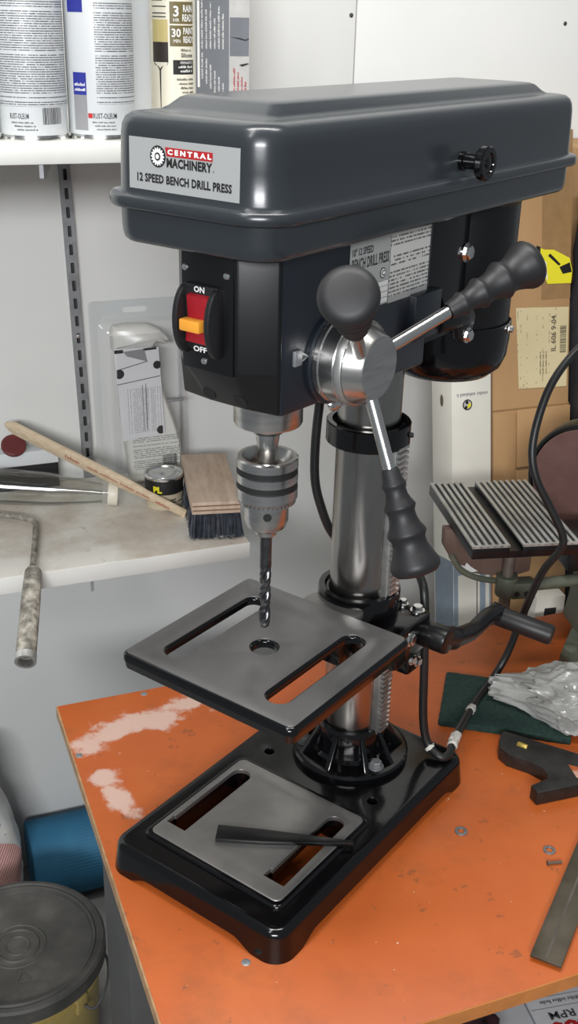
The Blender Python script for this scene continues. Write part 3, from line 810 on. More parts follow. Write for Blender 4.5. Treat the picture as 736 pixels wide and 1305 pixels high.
bm = BM(); rod(bm, (76, 73, 50), (76, 73, TZ - 16), 7.5, bev=1.5); part(sand, 'table_post', bm, M['old_steel'])
bm = BM(); rod(bm, (76, 73, 84), (76, 73, 112), 14, bev=2); box(bm, 78, 112, 60, 82, 82, 106, bev=4); cl = part(sand, 'post_clamp', bm, M['old_green'])
for x in (86, 99):
    bm = BM(); rod(bm, (x, 60.5, 91), (x, 59, 91), 3.6); finish(bm, 'clamp_hole', M['dark_slot'], cl)
bm = BM(); tube(bm, spl([(105, 73, 96), (130, 74, 97), (165, 75, 99), (190, 75, 100)], 5), 8, 14); part(sand, 'support_bar', bm, M['old_green'])
bm = BM(); lathe(bm, [(5, 0), (13, 0), (14, 2), (14, 10), (12, 12), (5, 12)], 28, Matrix.Translation((92, 100, 132)) @ Matrix.Rotation(PI / 2, 4, 'X'), close=True); part(sand, 'lock_knob', bm, M['black_plastic'])
bm = BM(); prism(bm, [(-8, 174), (-7, 150), (6, 128), (22, 114), (46, 108), (88, 104), (110, 110), (110, 174)], 84, 100, 'y', bev=2); tq = part(sand, 'tilt_quadrant', bm, M['sand_brown'])
bm = BM(); tube(bm, spl([(2, 82, 140), (16, 81, 119), (40, 80, 106), (72, 80, 100), (104, 80, 98)], 6), 4, 10); finish(bm, 'quadrant_strap', M['old_green'], tq)
bm = BM(); shape(bm, [(14, 117), (17, 124), (22, 122), (24, 127), (30, 121), (40, 114), (26, 112), (22, 115)], lambda x, y: Vector((x, 83.7, y))); finish(bm, 'paint_chip', M['white_board'], tq, smooth=False)
DM = frame_to((212, 181, 188), Vector((212, 181, 188)) + Vector((-.651, -.759, 0)))[0]
bm = BM(); lathe(bm, [(0, 0), (73, 0), (74, -.8), (74, -2), (0, -2)], 64, DM); dsc = part(sand, 'sanding_disc', bm, M['abrasive'])
bm = BM(); lathe(bm, [(0, -2), (74, -2), (74.5, -3), (74.5, -10), (0, -10)], 64, DM); finish(bm, 'disc_plate', M['old_steel'], dsc)
bm = BM(); lathe(bm, [(76, -1), (80, -2), (82, -6), (82, -32), (76, -38), (0, -38), (0, -36), (76, -20)], 64, DM); part(sand, 'disc_guard', bm, M['black_satin'])
bm = BM(); lathe(bm, [(0, -38), (50, -38), (56, -44), (56, -150), (48, -160), (0, -160)], 40, DM); part(sand, 'sander_motor', bm, M['black_satin'])
bm = BM(); box(bm, 150, 215, 62, 122, 116, 166, bev=6); bk = part(sand, 'guard_bracket', bm, M['black_satin'])
bm = BM(); hexbolt(bm, (172, 62.3, 138), (0, -1, 0), 4.2, 4); finish(bm, 'bolt', M['zinc_rail'], bk)
bm = BM(); prism(bm, [(180, 18), (300, 18), (300, 130), (188, 130), (185, 60)], 58, 125, 'y', bev=5); part(sand, 'sander_column', bm, M['old_green'])
bm = BM(); BP = [(144, 34), (147, 18), (156, -14), (320, -14), (320, 140), (205, 128), (172, 78)]
plate(bm, BP, [], 0, 22, bev=8, bseg=4)
part(sand, 'sander_base', bm, M['old_green'])
bm = BM(); rod(bm, (156, 32, 0), (156, 32, 26), 12, 9, 20, bev=2); part(sand, 'foot', bm, M['old_green'])

# ================================================================== things lying on the bench
def qd(bm, poly, z0, z1, bev=0): prism(bm, poly, z0, z1, 'z', bev)
M['scour'] = two_tone('scouring_pad_green', [(.3, (.006, .022, .017)), (.7, (.016, .045, .036))], 220, .95, bmp=1.0)
d = Vector((126, -83)); ang = math.atan2(d.y, d.x)
bm = BM(); L = dense(rrect(0, 151, -107, 0, 3, 3), 5); r = random.Random(4)
L = [(x + r.uniform(-.5, .5), y + r.uniform(-.5, .5)) for x, y in L]
plate(bm, L, [], 0, 8, bev=1.5)
tag(finish(bm, 'scouring_pad', M['scour'], loc=(471, -93, 0.2), rot=(0, 0, ang)), 'dark green scouring pad lying flat on the orange bench under the plastic bag', 'scouring pad')

M['film_white'] = plain('milky_plastic_film', (.33, .33, .31), .3, vary=.2, vscale=18, coat=.3)
bm = BM(); bmesh.ops.create_icosphere(bm, subdivisions=6, radius=1)
def ridged(p): return 1 - abs(noise.noise(p)) * 2
for v in bm.verts:
    p = v.co.copy(); k = 1 + .30 * (ridged(p * 1.6 + Vector((3, 1, 7))) - .5) + .16 * (ridged(p * 3.4 + Vector((9, 2, 4))) - .5) + .03 * (ridged(p * 7) - .5)
    x, y, z = p.x * 66 * k, p.y * 50 * k, p.z * 32 * k
    if x < -20:                                    # the twisted corner that sticks out to the left
        t = min(1, (-20 - x) / 45); y = y * (1 - .55 * t) + 14 * t; x -= 26 * t * t; z = z * (1 - .35 * t)
    v.co = (x, y, max(z + 14, 0.2 * p.z))
tag(finish(bm, 'plastic_bag', M['film_white'], loc=(572, -216, 9.0), rot=(0, 0, math.radians(-28)), angle=22), 'crumpled whitish plastic bag heaped on the green scouring pad', 'plastic bag')

sq = thing('combination_square', 'old combination square with black head and dull steel blade at the bench corner', 'square', (466, -235, 0), math.atan2(-.75, .66))
def sqp(L): return [(u, -v) for u, v in L]
M['black_cast'] = plain('worn_black_casting', (.016, .015, .013), .42, vary=.5, vscale=70, bmp=.1)
M['blade'] = two_tone('dull_blade_steel', [(.3, (.075, .062, .042)), (.7, (.13, .11, .08))], 25, .45, metal=.6)
M['brass'] = plain('brass', (.45, .33, .08), .35, .6)
L = sqp([(0, 2), (2, 0), (172, 0), (172, 30), (126, 34), (112, 42), (66, 89), (56, 80), (68, 60), (66, 52), (58, 45), (44, 41), (18, 40), (6, 32), (1, 18)])
bm = BM(); qd(bm, L[::-1], 0, 17, 2.2); hd = part(sq, 'square_head', bm, M['black_cast'])
bm = BM(); box(bm, 120, 148, -296, 14, 4.2, 6.8, bev=.4); bl = part(sq, 'blade', bm, M['blade'])
bm = BM(); box(bm, 132.4, 134.6, -294, 12, 6.2, 6.95); finish(bm, 'groove', M['old_steel'], bl)
bm = BM(); 
k_ = 0
while k_ < 285:
    box(bm, 120.4, 120.4 + (5 if k_ % 25.4 < 3.2 else 2.6), -294 + k_, -293.7 + k_, 6.75, 6.86); k_ += 3.175
o = finish(bm, 'graduations', M['ink'], bl, smooth=False); o['kind'] = 'stuff'
bm = BM(); rod(bm, (22, -17, 16.6), (34, -18, 16.6), 3.6, bev=1); finish(bm, 'level_vial', M['brass'], hd)
bm = BM(); prism(bm, sqp([(82, 26), (104, 24), (96, 44)])[::-1], 16.8, 17.4, 'z'); finish(bm, 'head_window', M['laminate'], hd)
bm = BM(); rod(bm, (100, -30, 10), (100, -44, 12), 5.5, 5.5, 18, bev=1); rod(bm, (100, -16, 10), (100, -30, 10), 3); finish(bm, 'lock_nut', M['black_cast'], hd)
bm = BM(); rod(bm, (112, -24, 16), (172, -22, 16), 3.2, 3.2, 14, bev=1); finish(bm, 'scriber', M['black_cast'], hd)

def washer(x, y, lab, mat, ro=6.6):
    bm = BM(); lathe(bm, [(3.3, 0), (ro, 0), (ro, 1.1), (ro - .3, 1.4), (3.6, 1.4), (3.3, 1.1)], 28, close=True)
    return tag(finish(bm, 'washer', mat, loc=(x, y, 0.1)), lab, 'washer', 'steel washers on the bench')
M['washer'] = plain('washer_zinc', (.30, .30, .30), .4, .8, vary=.2)
washer(348, -353, 'small steel washer lying on the bench right of the drill press base', M['washer'])
washer(418, -407, 'small steel washer lying on the bench beside the square blade', M['washer'], 6.2)
bm = BM(); rod(bm, (0, 0, 1.4), (14, -3, 1.4), 1.3); rod(bm, (-.6, 0.1, 1.4), (.3, 0, 1.4), 2.4)
tag(finish(bm, 'nail', M['old_steel'], loc=(405, -424, 1.1)), 'short dark nail tucked against the square blade', 'nail')

# ================================================================== wall rail and shelves
rail = thing('shelf_rail', 'grey slotted steel shelf rail screwed to the wall left of the drill press', 'shelf rail', (124, WALL, 561), rot=(0, math.radians(-1.4), 0))
bm = BM(); hl = []
zz = -530
while zz < 300: hl.append(rrect(-2.6, 2.6, zz, zz + 15, 1.2, 2)); zz += 25.4
plate(bm, rect(-7.5, 7.5, -545, 420), hl, 0, 2, bev=0)
bmesh.ops.transform(bm, matrix=Matrix.Translation((0, -8, 0)) @ Matrix.Rotation(PI / 2, 4, 'X'), verts=bm.verts)
part(rail, 'slotted_face', bm, M['zinc_rail'], smooth=False)
bm = BM(); box(bm, -7.5, -5.8, -9.2, -.4, -545, 420); box(bm, 5.8, 7.5, -9.2, -.4, -545, 420); part(rail, 'rail_sides', bm, M['zinc_rail'])['kind'] = 'stuff'
bm = BM(); box(bm, -6, 6, -1.5, -.3, -545, 420); part(rail, 'rail_back', bm, M['grey_steel'])
bm = BM(); screw(bm, (0, -9.8, -240), (0, -1, 0), 3, 1.5); part(rail, 'screw', bm, M['screw'])

UZ, LZ = 637.0, 100.0
up = thing('upper_shelf', 'white melamine upper shelf carrying spray cans behind the belt cover', 'shelf', (0, 0, 0))
bm = BM(); box(bm, -300, 365, -24, 440, UZ - 17, UZ, bev=.6); part(up, 'shelf_board', bm, M['white_board'])
def bracket(par, x0, y0, x1, y1, z):
    bm = BM(); M_, L = frame_to((x0, y0, z), (x1, y1, z))
    d = Vector((x1 - x0, y1 - y0, 0)).normalized(); n_ = Vector((-d.y, d.x, 0)) * 2
    P = [(0, 0), (0, -13), (12, -16), (L, -34), (L, 0)]
    a = [bm.verts.new(Vector((x0, y0, z)) + d * p + n_ + Vector((0, 0, q))) for p, q in P]; b = [bm.verts.new(Vector((x0, y0, z)) + d * p - n_ + Vector((0, 0, q))) for p, q in P]
    bm.faces.new(a); bm.faces.new(b[::-1])
    for i in range(len(P)): bm.faces.new((a[i], b[i], b[(i + 1) % len(P)], a[(i + 1) % len(P)]))
    part(par, 'bracket', bm, M['zinc_rail'])
bracket(up, 21, -20, 117, 440, UZ - 17)
lo = thing('lower_shelf', 'white lower shelf with a stained worn top left of the drill press', 'shelf', (0, 0, 0))
def worn_shelf():
    m_, nt, b = new_mat('worn_shelf_top'); v = coord(nt)
    f = noise_n(nt, v, 9, 7, .6); g = noise_n(nt, v, 40, 6, .7)
    c_ = ramp(nt, f, [(.34, (.50, .43, .36)), (.46, (.62, .56, .48)), (.58, (.76, .74, .67))])
    c_ = mix(nt, maths(nt, 'MULTIPLY', maths(nt, 'GREATER_THAN', g, .66), .5), c_, (.2, .17, .13))
    lk(nt, c_, b.inputs['Base Color']); inp(b, rough=.45); return m_
M['worn_shelf'] = worn_shelf()
bm = BM(); box(bm, -300, 294, 152, 440, LZ - 23, LZ - .6, bev=.6); part(lo, 'shelf_board', bm, M['white_board'])
bm = BM(); box(bm, -299.5, 293.5, 153, 440, LZ - 1, LZ); part(lo, 'shelf_top', bm, M['worn_shelf'])['label'] = 'stained worn top face'
bracket(lo, 77, 149, 132, 440, LZ - 23)

# ---------------- on the upper shelf
def can(x, y, mat, label, rot=0):
    t = thing('spray_can', label, 'spray can', (x, y, UZ), rot, 'spray cans on the upper shelf')
    bm = BM(); lathe(bm, [(0, 3), (28, 3), (30.5, 0), (32.8, 0), (33.2, 2), (32.4, 5), (32.2, 6)], 56); part(t, 'bottom_rim', bm, M['chrome'])
    bm = BM(); lathe(bm, [(32.2, 6), (32.6, 8), (32.6, 166), (31, 171), (24, 184), (14, 189)], 56); part(t, 'can_body', bm, mat, angle=25)
    bm = BM(); lathe(bm, [(14, 186), (27, 186), (27, 226), (25, 229), (0, 229)], 40); part(t, 'cap', bm, M['black_plastic'])
    return t
A_ = lambda t: -PI / 2 + t        # angle facing the room
c_txt = dict(bgc=(.54, .56, .57), ink=(.07, .07, .08), pitch=2.05, mode='cyl', R=32.6, dens=.72, word=900, par=9)
M['can_a'] = fine_print('spray_can_label_a', region=(-400, 400, 32, 160), **c_txt)
M['can_b'] = fine_print('spray_can_label_b', region=(-62, 400, 34, 160), **c_txt)
M['can_c'] = plain('spray_can_label_c', (.50, .52, .50), .45, vary=.05)
M['blue_ink'] = plain('blue_ink', (.022, .03, .25), .45)
t1 = can(25, 33, M['can_a'], 'white spray can with a barcode low on its label, second from the left')
R_ = 32.75
bm = BM(); fn = on_cyl(R_, A_(-.22), 0); text_fit(bm, 'RUST-OLEUM', -21, -2, 21, 26, fn, .015, 1.06); 
for k in range(3): greek(bm, -20 + 3 * k, 2 + 2 * k, 17 - 3.2 * k, 18.6 - 3.2 * k, fn)
barcode(bm, on_cyl(R_, A_(.12), 16), 21, 15, 3); finish(bm, 'label_print', M['ink'], t1, smooth=False)['kind'] = 'stuff'
t2 = can(91.5, 31, M['can_b'], 'white spray can with blue and grey bands, third from the left')
bm = BM(); cyl_patch(bm, R_, A_(-.92), -10, 9, 114, 150); cyl_patch(bm, R_, A_(-.92), -6, 9.5, 42, 62); finish(bm, 'blue_band', M['blue_ink'], t2)['kind'] = 'stuff'
bm = BM(); cyl_patch(bm, R_, A_(-.92), -6, 9.5, 10, 42); finish(bm, 'grey_band', M['grey_ink'], t2)
bm = BM(); fn = on_cyl(R_, A_(-.55), 0); text_fit(bm, 'RUST-OLEUM', 3, 26, 21, 26, fn, .015, 1.06)
for k in range(3): greek(bm, 2 + 2 * k, 24 + k, 17 - 3.2 * k, 18.4 - 3.2 * k, fn)
finish(bm, 'label_print', M['ink'], t2, smooth=False)['kind'] = 'stuff'
bm = BM(); cyl_patch(bm, R_, A_(-.55), -2, 2.4, 21.4, 25.8); finish(bm, 'red_mark', M['red_ink'], t2)
bm = BM(); fn = on_cyl(R_ + .1, A_(-.92), 0); greek(bm, -4, 8.5, 50, 53, fn); greek(bm, -4, 8.5, 45.5, 48, fn); finish(bm, 'white_print', M['white_ink'], t2, smooth=False)
t3 = can(-42, 36, M['can_c'], 'pale grey spray can cut by the left picture edge, leftmost of the cans')
bm = BM(); fn = on_cyl(R_, A_(.25), 0); greek(bm, 2, 22, 26, 28, fn); greek(bm, 2, 18, 20, 22.4, fn); finish(bm, 'label_print', M['ink'], t3, smooth=False)['kind'] = 'stuff'

t = thing('measuring_bottle', 'white plastic bottle with black scale marks between a spray can and the caulk tube', 'bottle', (127.5, 110, UZ))
M['white_plastic'] = plain('white_plastic', (.66, .68, .69), .4)
bm = BM(); lathe(bm, [(0, 0), (31, 0), (33.5, 3), (34, 6), (34, 176), (31, 188), (18, 202), (14, 206), (14, 214)], 56); part(t, 'bottle_body', bm, M['white_plastic'])
bm = BM(); lathe(bm, [(14, 212), (17, 212), (17, 232), (0, 233)], 32); part(t, 'bottle_cap', bm, M['white_plastic'])
bm = BM(); fn = on_cyl(34.15, A_(-.12), 0)
for k in range(15): shape(bm, rect(0, 2.2 if k % 2 else 3.6, 22 + 4.4 * k, 23.3 + 4.4 * k), fn)
for k in range(6): shape(bm, rect(-2, 6, 94 + 9.5 * k, 94.8 + 9.5 * k), fn)
finish(bm, 'scale_marks', M['ink'], t, smooth=False)['kind'] = 'stuff'

t = thing('caulk_tube', 'cream caulk tube printed with a dripping brush standing behind the belt cover', 'caulk tube', (196.5, 150, UZ))
M['cream'] = plain('cream_print', (.74, .70, .58), .4)
bm = BM(); lathe(bm, [(0, 2), (24.5, 2), (25, 0), (25.4, 0), (25.4, 190), (22, 194), (8, 196), (6, 215), (3, 240), (0, 240)], 48); part(t, 'tube_body', bm, M['cream'])
Rt = 25.5; f0 = on_cyl(Rt, A_(-.18), 0); f1 = on_cyl(Rt + .12, A_(-.18), 0)
M['olive'] = plain('olive_print', (.15, .12, .05), .45); M['brown_print'] = plain('dark_brown_print', (.025, .018, .015), .45); M['yellow_print'] = plain('pale_yellow_print', (.55, .46, .20), .45)
bm = BM(); cyl_patch(bm, Rt, A_(-.18), -4, 26, 104, 125.5); cyl_patch(bm, Rt, A_(-.18), -4, 26, 82, 102.5); finish(bm, 'olive_panel', M['olive'], t)['kind'] = 'stuff'
bm = BM(); cyl_patch(bm, Rt, A_(-.18), -25, -6, 86, 108); finish(bm, 'brush_print', M['yellow_print'], t)
bm = BM(); cyl_patch(bm, Rt, A_(-.18), -25, -6, 66, 86)
P = [(-24, 66), (-6, 66), (-7, 63.5), (-12, 62), (-14.4, 58), (-14.9, 20), (-15.8, 20), (-16.4, 58), (-19, 62), (-23, 63.5)]
shape(bm, P[::-1], f0); cyl_patch(bm, Rt, A_(-.18), -26, 26, 151, 166); cyl_patch(bm, Rt, A_(-.18), -25, -12, 126, 151)
for z in (110, 113.5, 120): cyl_patch(bm, Rt, A_(-.18), -25, -8, z, z + 1.1)
finish(bm, 'brown_print', M['brown_print'], t)['kind'] = 'stuff'
bm = BM(); cyl_patch(bm, Rt, A_(-.18), -1, 26, 54, 68.5); finish(bm, 'black_panel', M['ink'], t)
bm = BM(); text_fit(bm, 'um Dom', -16, 24, 153, 164, f1, .06)
text_fit(bm, '3', 0, 6, 111, 121.5, f1, .02); text_fit(bm, 'HR', 0, 6.5, 106, 109.5, f1); text_fit(bm, 'RAIN', 11, 24, 115.5, 122.5, f1, .02); text_fit(bm, 'READY', 10, 26, 106.5, 113.5, f1, .02)
text_fit(bm, '30', -2, 8, 91, 99.5, f1, .02); text_fit(bm, 'MIN', 0, 7.5, 85.5, 89, f1); text_fit(bm, 'PAINT', 11, 26, 94, 100.5, f1, .02); text_fit(bm, 'READY', 11, 26, 85.5, 92, f1, .02)
text_fit(bm, 'PERMANENTLY', 7, 25, 64.5, 67.2, f1); greek(bm, 5, 24, 60.4, 63, f1); greek(bm, 7, 23, 56.2, 59, f1); finish(bm, 'white_print', M['white_ink'], t, smooth=False)['kind'] = 'stuff'
bm = BM(); text_fit(bm, 'Exterior', -1, 12, 143, 147, f1, .01); text_fit(bm, 'Interior', 1, 12, 136.5, 140.5, f1, .01); text_fit(bm, 'Silicone', 8, 24, 71, 75.5, f1, .02); greek(bm, 8, 22, 77, 79.6, f1)
for k in range(5): greek(bm, 3 + 2 * k, 25, 48 - 4.4 * k, 50.4 - 4.4 * k, f1)
finish(bm, 'dark_print', M['ink'], t, smooth=False)['kind'] = 'stuff'

t = thing('printed_carton', 'grey printed carton with a torn white strip standing at the end of the upper shelf', 'carton', (262, 300, UZ))
M['carton_grey'] = plain('carton_dark_grey', (.16, .17, .19), .5, vary=.05); M['carton_pale'] = plain('carton_pale', (.50, .49, .48), .55, vary=.08)
bm = BM(); box(bm, 0, 76, 0, 120, 0, 235, bev=.8); part(t, 'carton_body', bm, M['carton_pale'])
bm = BM(); shape(bm, rect(6, 49, 0, 235), lambda x, y: Vector((x, -.2, y))); shape(bm, rect(50, 75, 66, 110), lambda x, y: Vector((x, -.2, y))); part(t, 'grey_panel', bm, M['carton_grey'], smooth=False)['kind'] = 'stuff'
frot = lambda x0, z0: (lambda x, y: Vector((x0 - y, -.5, z0 + x)))
bm = BM()
for k, (l, w_) in enumerate(((0, 62), (0, 44), (0, 52), (0, 36), (0, 48), (0, 40))):
    greek(bm, 0, w_, 0, 2.2, frot(15 + 5.4 * k, 74)); greek(bm, 0, 30 - k, 0, 2.2, frot(15 + 5.4 * k, 40 - 6 * k))
shape(bm, rect(8, 11, 30, 128), lambda x, y: Vector((x, -.5, y)))
part(t, 'white_print', bm, M['white_ink'], smooth=False)['kind'] = 'stuff'
bm = BM()
for k in range(4): greek(bm, 0, 34 - 5 * k, 0, 2.6, frot(57 + 5 * k, 18))
part(t, 'red_print', bm, M['red_ink'], smooth=False)['kind'] = 'stuff'
bm = BM(); 
for k, P in enumerate(([(50, 88), (62, 87), (70, 85), (75, 86.5), (75, 85.5), (70, 83.8), (60, 86)], [(62, 56), (74, 58), (75, 57), (66, 54)])): shape(bm, P, lambda x, y: Vector((x, -.6, y)))
part(t, 'torn_edge', bm, M['ink'], smooth=False)['kind'] = 'stuff'

# ---------------- on the lower shelf
bl_ = thing('blister_pack', 'clear plastic blister pack leaning on the wall with a white spray bottle inside', 'blister pack', (150, 428, LZ + .5), rot=(math.radians(-3), 0, math.radians(1)))
M['film'] = clear_film('clear_blister', (.965, .97, .975), .015, .12)
bm = BM(); lo_ = rrect(-4, 140, 0, 270, 6, 4)
plate(bm, [(x, y) for x, y in lo_], [rrect(46, 82, 251, 259, 3.5, 4), rrect(8, 128, 6, 240, 12, 5)], 0, .7, bev=0)
bmesh.ops.transform(bm, matrix=Matrix.Rotation(PI / 2, 4, 'X'), verts=bm.verts); part(bl_, 'flange', bm, M['film'], smooth=False)
bm = BM()
def bl(i, d): return [(x, -d, y) for x, y in rrect(8 + i, 128 - i, 6 + i, 240 - i, max(2, 12 - i * .5), 5)]
loft(bm, [bl(0, 0), bl(1, 18), bl(6, 24), bl(9, 25), bl(13, 58), bl(18, 63)], False, True); part(bl_, 'shell', bm, M['film'])

sb = thing('spray_bottle', 'white trigger spray bottle packed inside the clear blister pack', 'spray bottle', (150, 428, LZ + 4), rot=(math.radians(-3), 0, math.radians(1)))
M['bottle_print'] = fine_print('bottle_back_label', (.68, .67, .62), (.25, .25, .24), 3.0, 'xz', dens=.66, word=420, par=8, region=(40, 112, 22, 72))
M['off_white'] = plain('off_white_plastic', (.70, .69, .64), .3)
def bulge(bm, poly, y0, y1, e):                       # an outline with rounded front and back
    lv = [(y0, e), (y0 - (y0 - y1) * .12, e * .35), (y0 - (y0 - y1) * .25, 0), (y0 - (y0 - y1) * .75, 0), (y0 - (y0 - y1) * .88, e * .35), (y1, e)]
    loops = []
    for y, k in lv: loops.append([(p[0], y, p[1]) for p in (offset(poly, k) if k else poly)])
    loft(bm, loops)
body = [(38, 4), (44, 0), (108, 0), (114, 4), (116, 40), (114, 62), (106, 92), (94, 130), (84, 166), (80, 190), (36, 190), (32, 160), (28, 110), (32, 60)]
bm = BM(); bulge(bm, dense(body, 6), -14, -50, 5); part(sb, 'bottle_body', bm, M['bottle_print'], angle=50)
trig = [(20, 202), (78, 202), (84, 210), (96, 206), (104, 208), (102, 216), (90, 228), (72, 236), (40, 238), (24, 236), (20, 228)]
bm = BM(); bulge(bm, dense(trig, 4), -16, -46, 5); box(bm, 34, 76, -46, -18, 186, 206, bev=4); part(sb, 'trigger_head', bm, M['off_white'], angle=50)
bm = BM(); barcode(bm, on_plane((84, -50.3, 24), (1, 0, 0), (0, 0, 1)), 22, 17, 8); part(sb, 'barcode', bm, M['ink'], smooth=False)['kind'] = 'stuff'
bm = BM(); box(bm, 96, 122, -40, -34, 118, 122, bev=1); part(sb, 'trigger_lever', bm, M['grey_ink'])
lf = thing('instruction_leaflet', 'folded white instruction leaflet in front of the bottle inside the blister pack', 'leaflet', (150, 428, LZ + 4), rot=(math.radians(-3), 0, math.radians(1)))
M['leaflet'] = fine_print('leaflet_print', (.68, .68, .69), (.36, .36, .37), 2.0, 'zx', dens=.7, word=500, par=6, region=(80, 148, 34, 84))
q = [(24, 70), (88, 76), (83, 206), (18, 208)]
bm = BM(); prism(bm, q, -54, -52, 'y'); part(lf, 'paper', bm, M['leaflet'], smooth=False)
fl = lambda x, y: Vector((x, -54.3, y))
bm = BM(); shape(bm, [(18.2, 201), (31, 201), (31, 206), (18.2, 206)], fl); shape(bm, [(60, 202), (80, 203), (80, 206.5), (60, 205.5)], fl)
for cx, cy, r_ in ((24, 171, 7), (80, 180, 6), (82, 82, 6.4)): shape(bm, [(min(max(x, 20.2), 85), y) for x, y in circ(cx, cy, r_, 20)], fl)
shape(bm, [(20, 176), (66, 186), (66, 187), (20, 177)], fl); shape(bm, [(20, 155), (84, 163), (84, 164), (20, 156)], fl)
shape(bm, rect(56.5, 57.3, 82, 152), fl); shape(bm, rect(61.5, 62.3, 84, 154), fl)
part(lf, 'bold_print', bm, M['ink'], smooth=False)['kind'] = 'stuff'
bm = BM(); shape(bm, [(31, 203), (62, 205), (66, 186), (36, 196)], fl); part(lf, 'sketch', bm, M['grey_ink'], smooth=False)

t = thing('adhesive_can', 'small round adhesive can with a black label and metal lid on the lower shelf', 'can', (218, 313, LZ))
M['can_cream'] = fine_print('adhesive_can_label', (.52, .45, .32), (.05, .05, .05), 4.5, 'cyl', R=27, dens=.5, word=160, par=6, region=(-200, 200, 4, 24))
bm = BM(); lathe(bm, [(0, 0), (26.6, 0), (27.6, 1.5), (27.2, 3.5), (27.2, 45), (27.8, 46)], 48); part(t, 'can_body', bm, M['can_cream'])
bm = BM(); cyl_patch(bm, 27.4, 0, 0, 2 * PI * 27.4, 24, 45, 48); part(t, 'black_band', bm, M['ink'])
bm = BM(); lathe(bm, [(27.2, 44), (28.4, 45), (28.6, 48), (27.4, 49.5), (25, 49.2), (23.5, 46), (22, 45.5), (21, 48), (19, 48.6), (0, 48.2)], 48); part(t, 'lid', bm, M['chrome'])
bm = BM(); text_fit(bm, 'PL', -19, -6, 27, 37, on_cyl(27.6, A_(-.15), 0), .06); M['bright_yellow'] = plain('bright_yellow', (.80, .72, .03), .45); part(t, 'lettering', bm, M['bright_yellow'], smooth=False)
bm = BM(); P = [(4, 4), (9, 4), (18, 14), (13, 14)]; shape(bm, P, on_cyl(27.5, A_(-.3), 0)); part(t, 'slash_mark', bm, M['ink'], smooth=False)

br = thing('bench_brush', 'plywood block brush with dark bristles standing on the corner of the lower shelf', 'brush', (271, 262, LZ), math.radians(-11))
bm = BM(); box(bm, -33, 33, -86, 90, 37, 55, bev=1.2); blk = part(br, 'block', bm, M['ply'])
for z in (42.0, 48.5):
    bm = BM(); box(bm, -32, 32, -86.4, 89, z, z + 1.8); finish(bm, 'ply_line', M['ply_dark'], blk)
bm = BM(); r = random.Random(11)
for k in range(2600):
    x, y = r.uniform(-32, 32), r.uniform(-84, 86)
    if k < 1500: y = r.uniform(-85, -72)
    dx, dy = x / 32 * r.uniform(0, 5) + r.uniform(-2, 2), (y / 85) * r.uniform(0, 6) + r.uniform(-2, 2)
    w_ = .55; a = r.uniform(0, PI); c_, s_ = math.cos(a) * w_, math.sin(a) * w_
    v = [bm.verts.new(p) for p in ((x - c_, y - s_, 38), (x + c_, y + s_, 38), (x + dx + c_, y + dy + s_, r.uniform(1, 5)), (x + dx - c_, y + dy - s_, r.uniform(1, 5)))]
    bm.faces.new(v)
o = part(br, 'bristles', bm, M['bristle'], smooth=False); o['kind'] = 'stuff'
bm = BM(); r = random.Random(5)
for k in range(26):
    p = Vector((r.uniform(0, 24), -88 - r.uniform(0, 5), r.uniform(1, 6))); 
    tube(bm, [p + Vector((2 * math.cos(a), 1.5 * math.sin(a), a * .5)) for a in [i * .9 for i in range(5)]], .5, 4)
o = part(br, 'metal_swarf', bm, M['chrome'], smooth=False); o['kind'] = 'stuff'

p0, p1 = Vector((234, 256, LZ + 5)), Vector((13, 410, 211))
st = thing('stir_stick', 'long pale wooden stick with red print propped across the lower shelf', 'stick', tuple(p0))
d = p1 - p0; L = d.length; q_ = d.normalized().to_track_quat('X', 'Z').to_matrix().to_4x4()
prof = [(0, 7), (.10, 7.5), (.22, 8), (.28, 10.6), (.34, 11.8), (.95, 11.8), (.985, 6), (1, 2)]
poly = [(s_ * L, w_) for s_, w_ in prof] + [(s_ * L, -w_) for s_, w_ in prof[::-1]]
bm = BM(); vs_ = prism(bm, poly, -3, 3, 'y', bev=1.2); bmesh.ops.transform(bm, matrix=q_ @ Matrix.Rotation(math.radians(-25), 4, 'X'), verts=bm.verts); part(st, 'stick_body', bm, M['wood'])
M['red_stamp'] = plain('faded_red_stamp', (.42, .12, .07), .6)
bm = BM(); Q = q_ @ Matrix.Rotation(math.radians(-25), 4, 'X')
def fs(x, y): return Q @ Vector((L * .86 - x, 3.1 if False else 3.15, y)) 
def fs(x, y): return Q @ Vector((L * .86 - x, 3.15, y))
greek(bm, L * .20, L * .28, -4, 3, fs); greek(bm, L * .70, L * .78, -4, 3, fs); greek(bm, L * .32, L * .67, -3, 2.5, fs)
part(st, 'red_print', bm, M['red_stamp'], smooth=False)['kind'] = 'stuff'

t = thing('clear_tube', 'clear plastic tapered tube with a cream end ring lying on the lower shelf', 'tube', (150, 330, LZ + 17))
M['clear_plastic'] = clear_film('clear_tube_plastic', (.975, .975, .965), .0, .1)
d = (Vector((-70, 391, LZ + 37)) - Vector((150, 330, LZ + 17.3))).normalized(); q_ = d.to_track_quat('Z', 'Y').to_matrix().to_4x4()
bm = BM(); lathe(bm, [(14, 0), (15, 18), (18, 40), (24.3, 95), (26, 150), (26, 330), (24.8, 330), (24.8, 150), (23, 96), (16.8, 41), (13.5, 18)], 40, q_); part(t, 'tube_body', bm, M['clear_plastic'])
bm = BM(); lathe(bm, [(13, -4), (16.5, -4), (17, -3), (17, 9), (16.4, 10), (15.5, 10), (15.5, -2), (13, -2)], 40, q_, close=True); part(t, 'end_ring', bm, M['cream'])
bm = BM()
for k in range(6):
    a = 2 * PI * k / 6 + .3; tube(bm, [q_ @ Vector((r_ * math.cos(a), r_ * math.sin(a), z)) for r_, z in ((15.2, 18), (18.2, 40), (24.5, 95), (26.2, 150), (26.2, 330))], .9, 6)
part(t, 'ribs', bm, M['clear_plastic'])['kind'] = 'stuff'

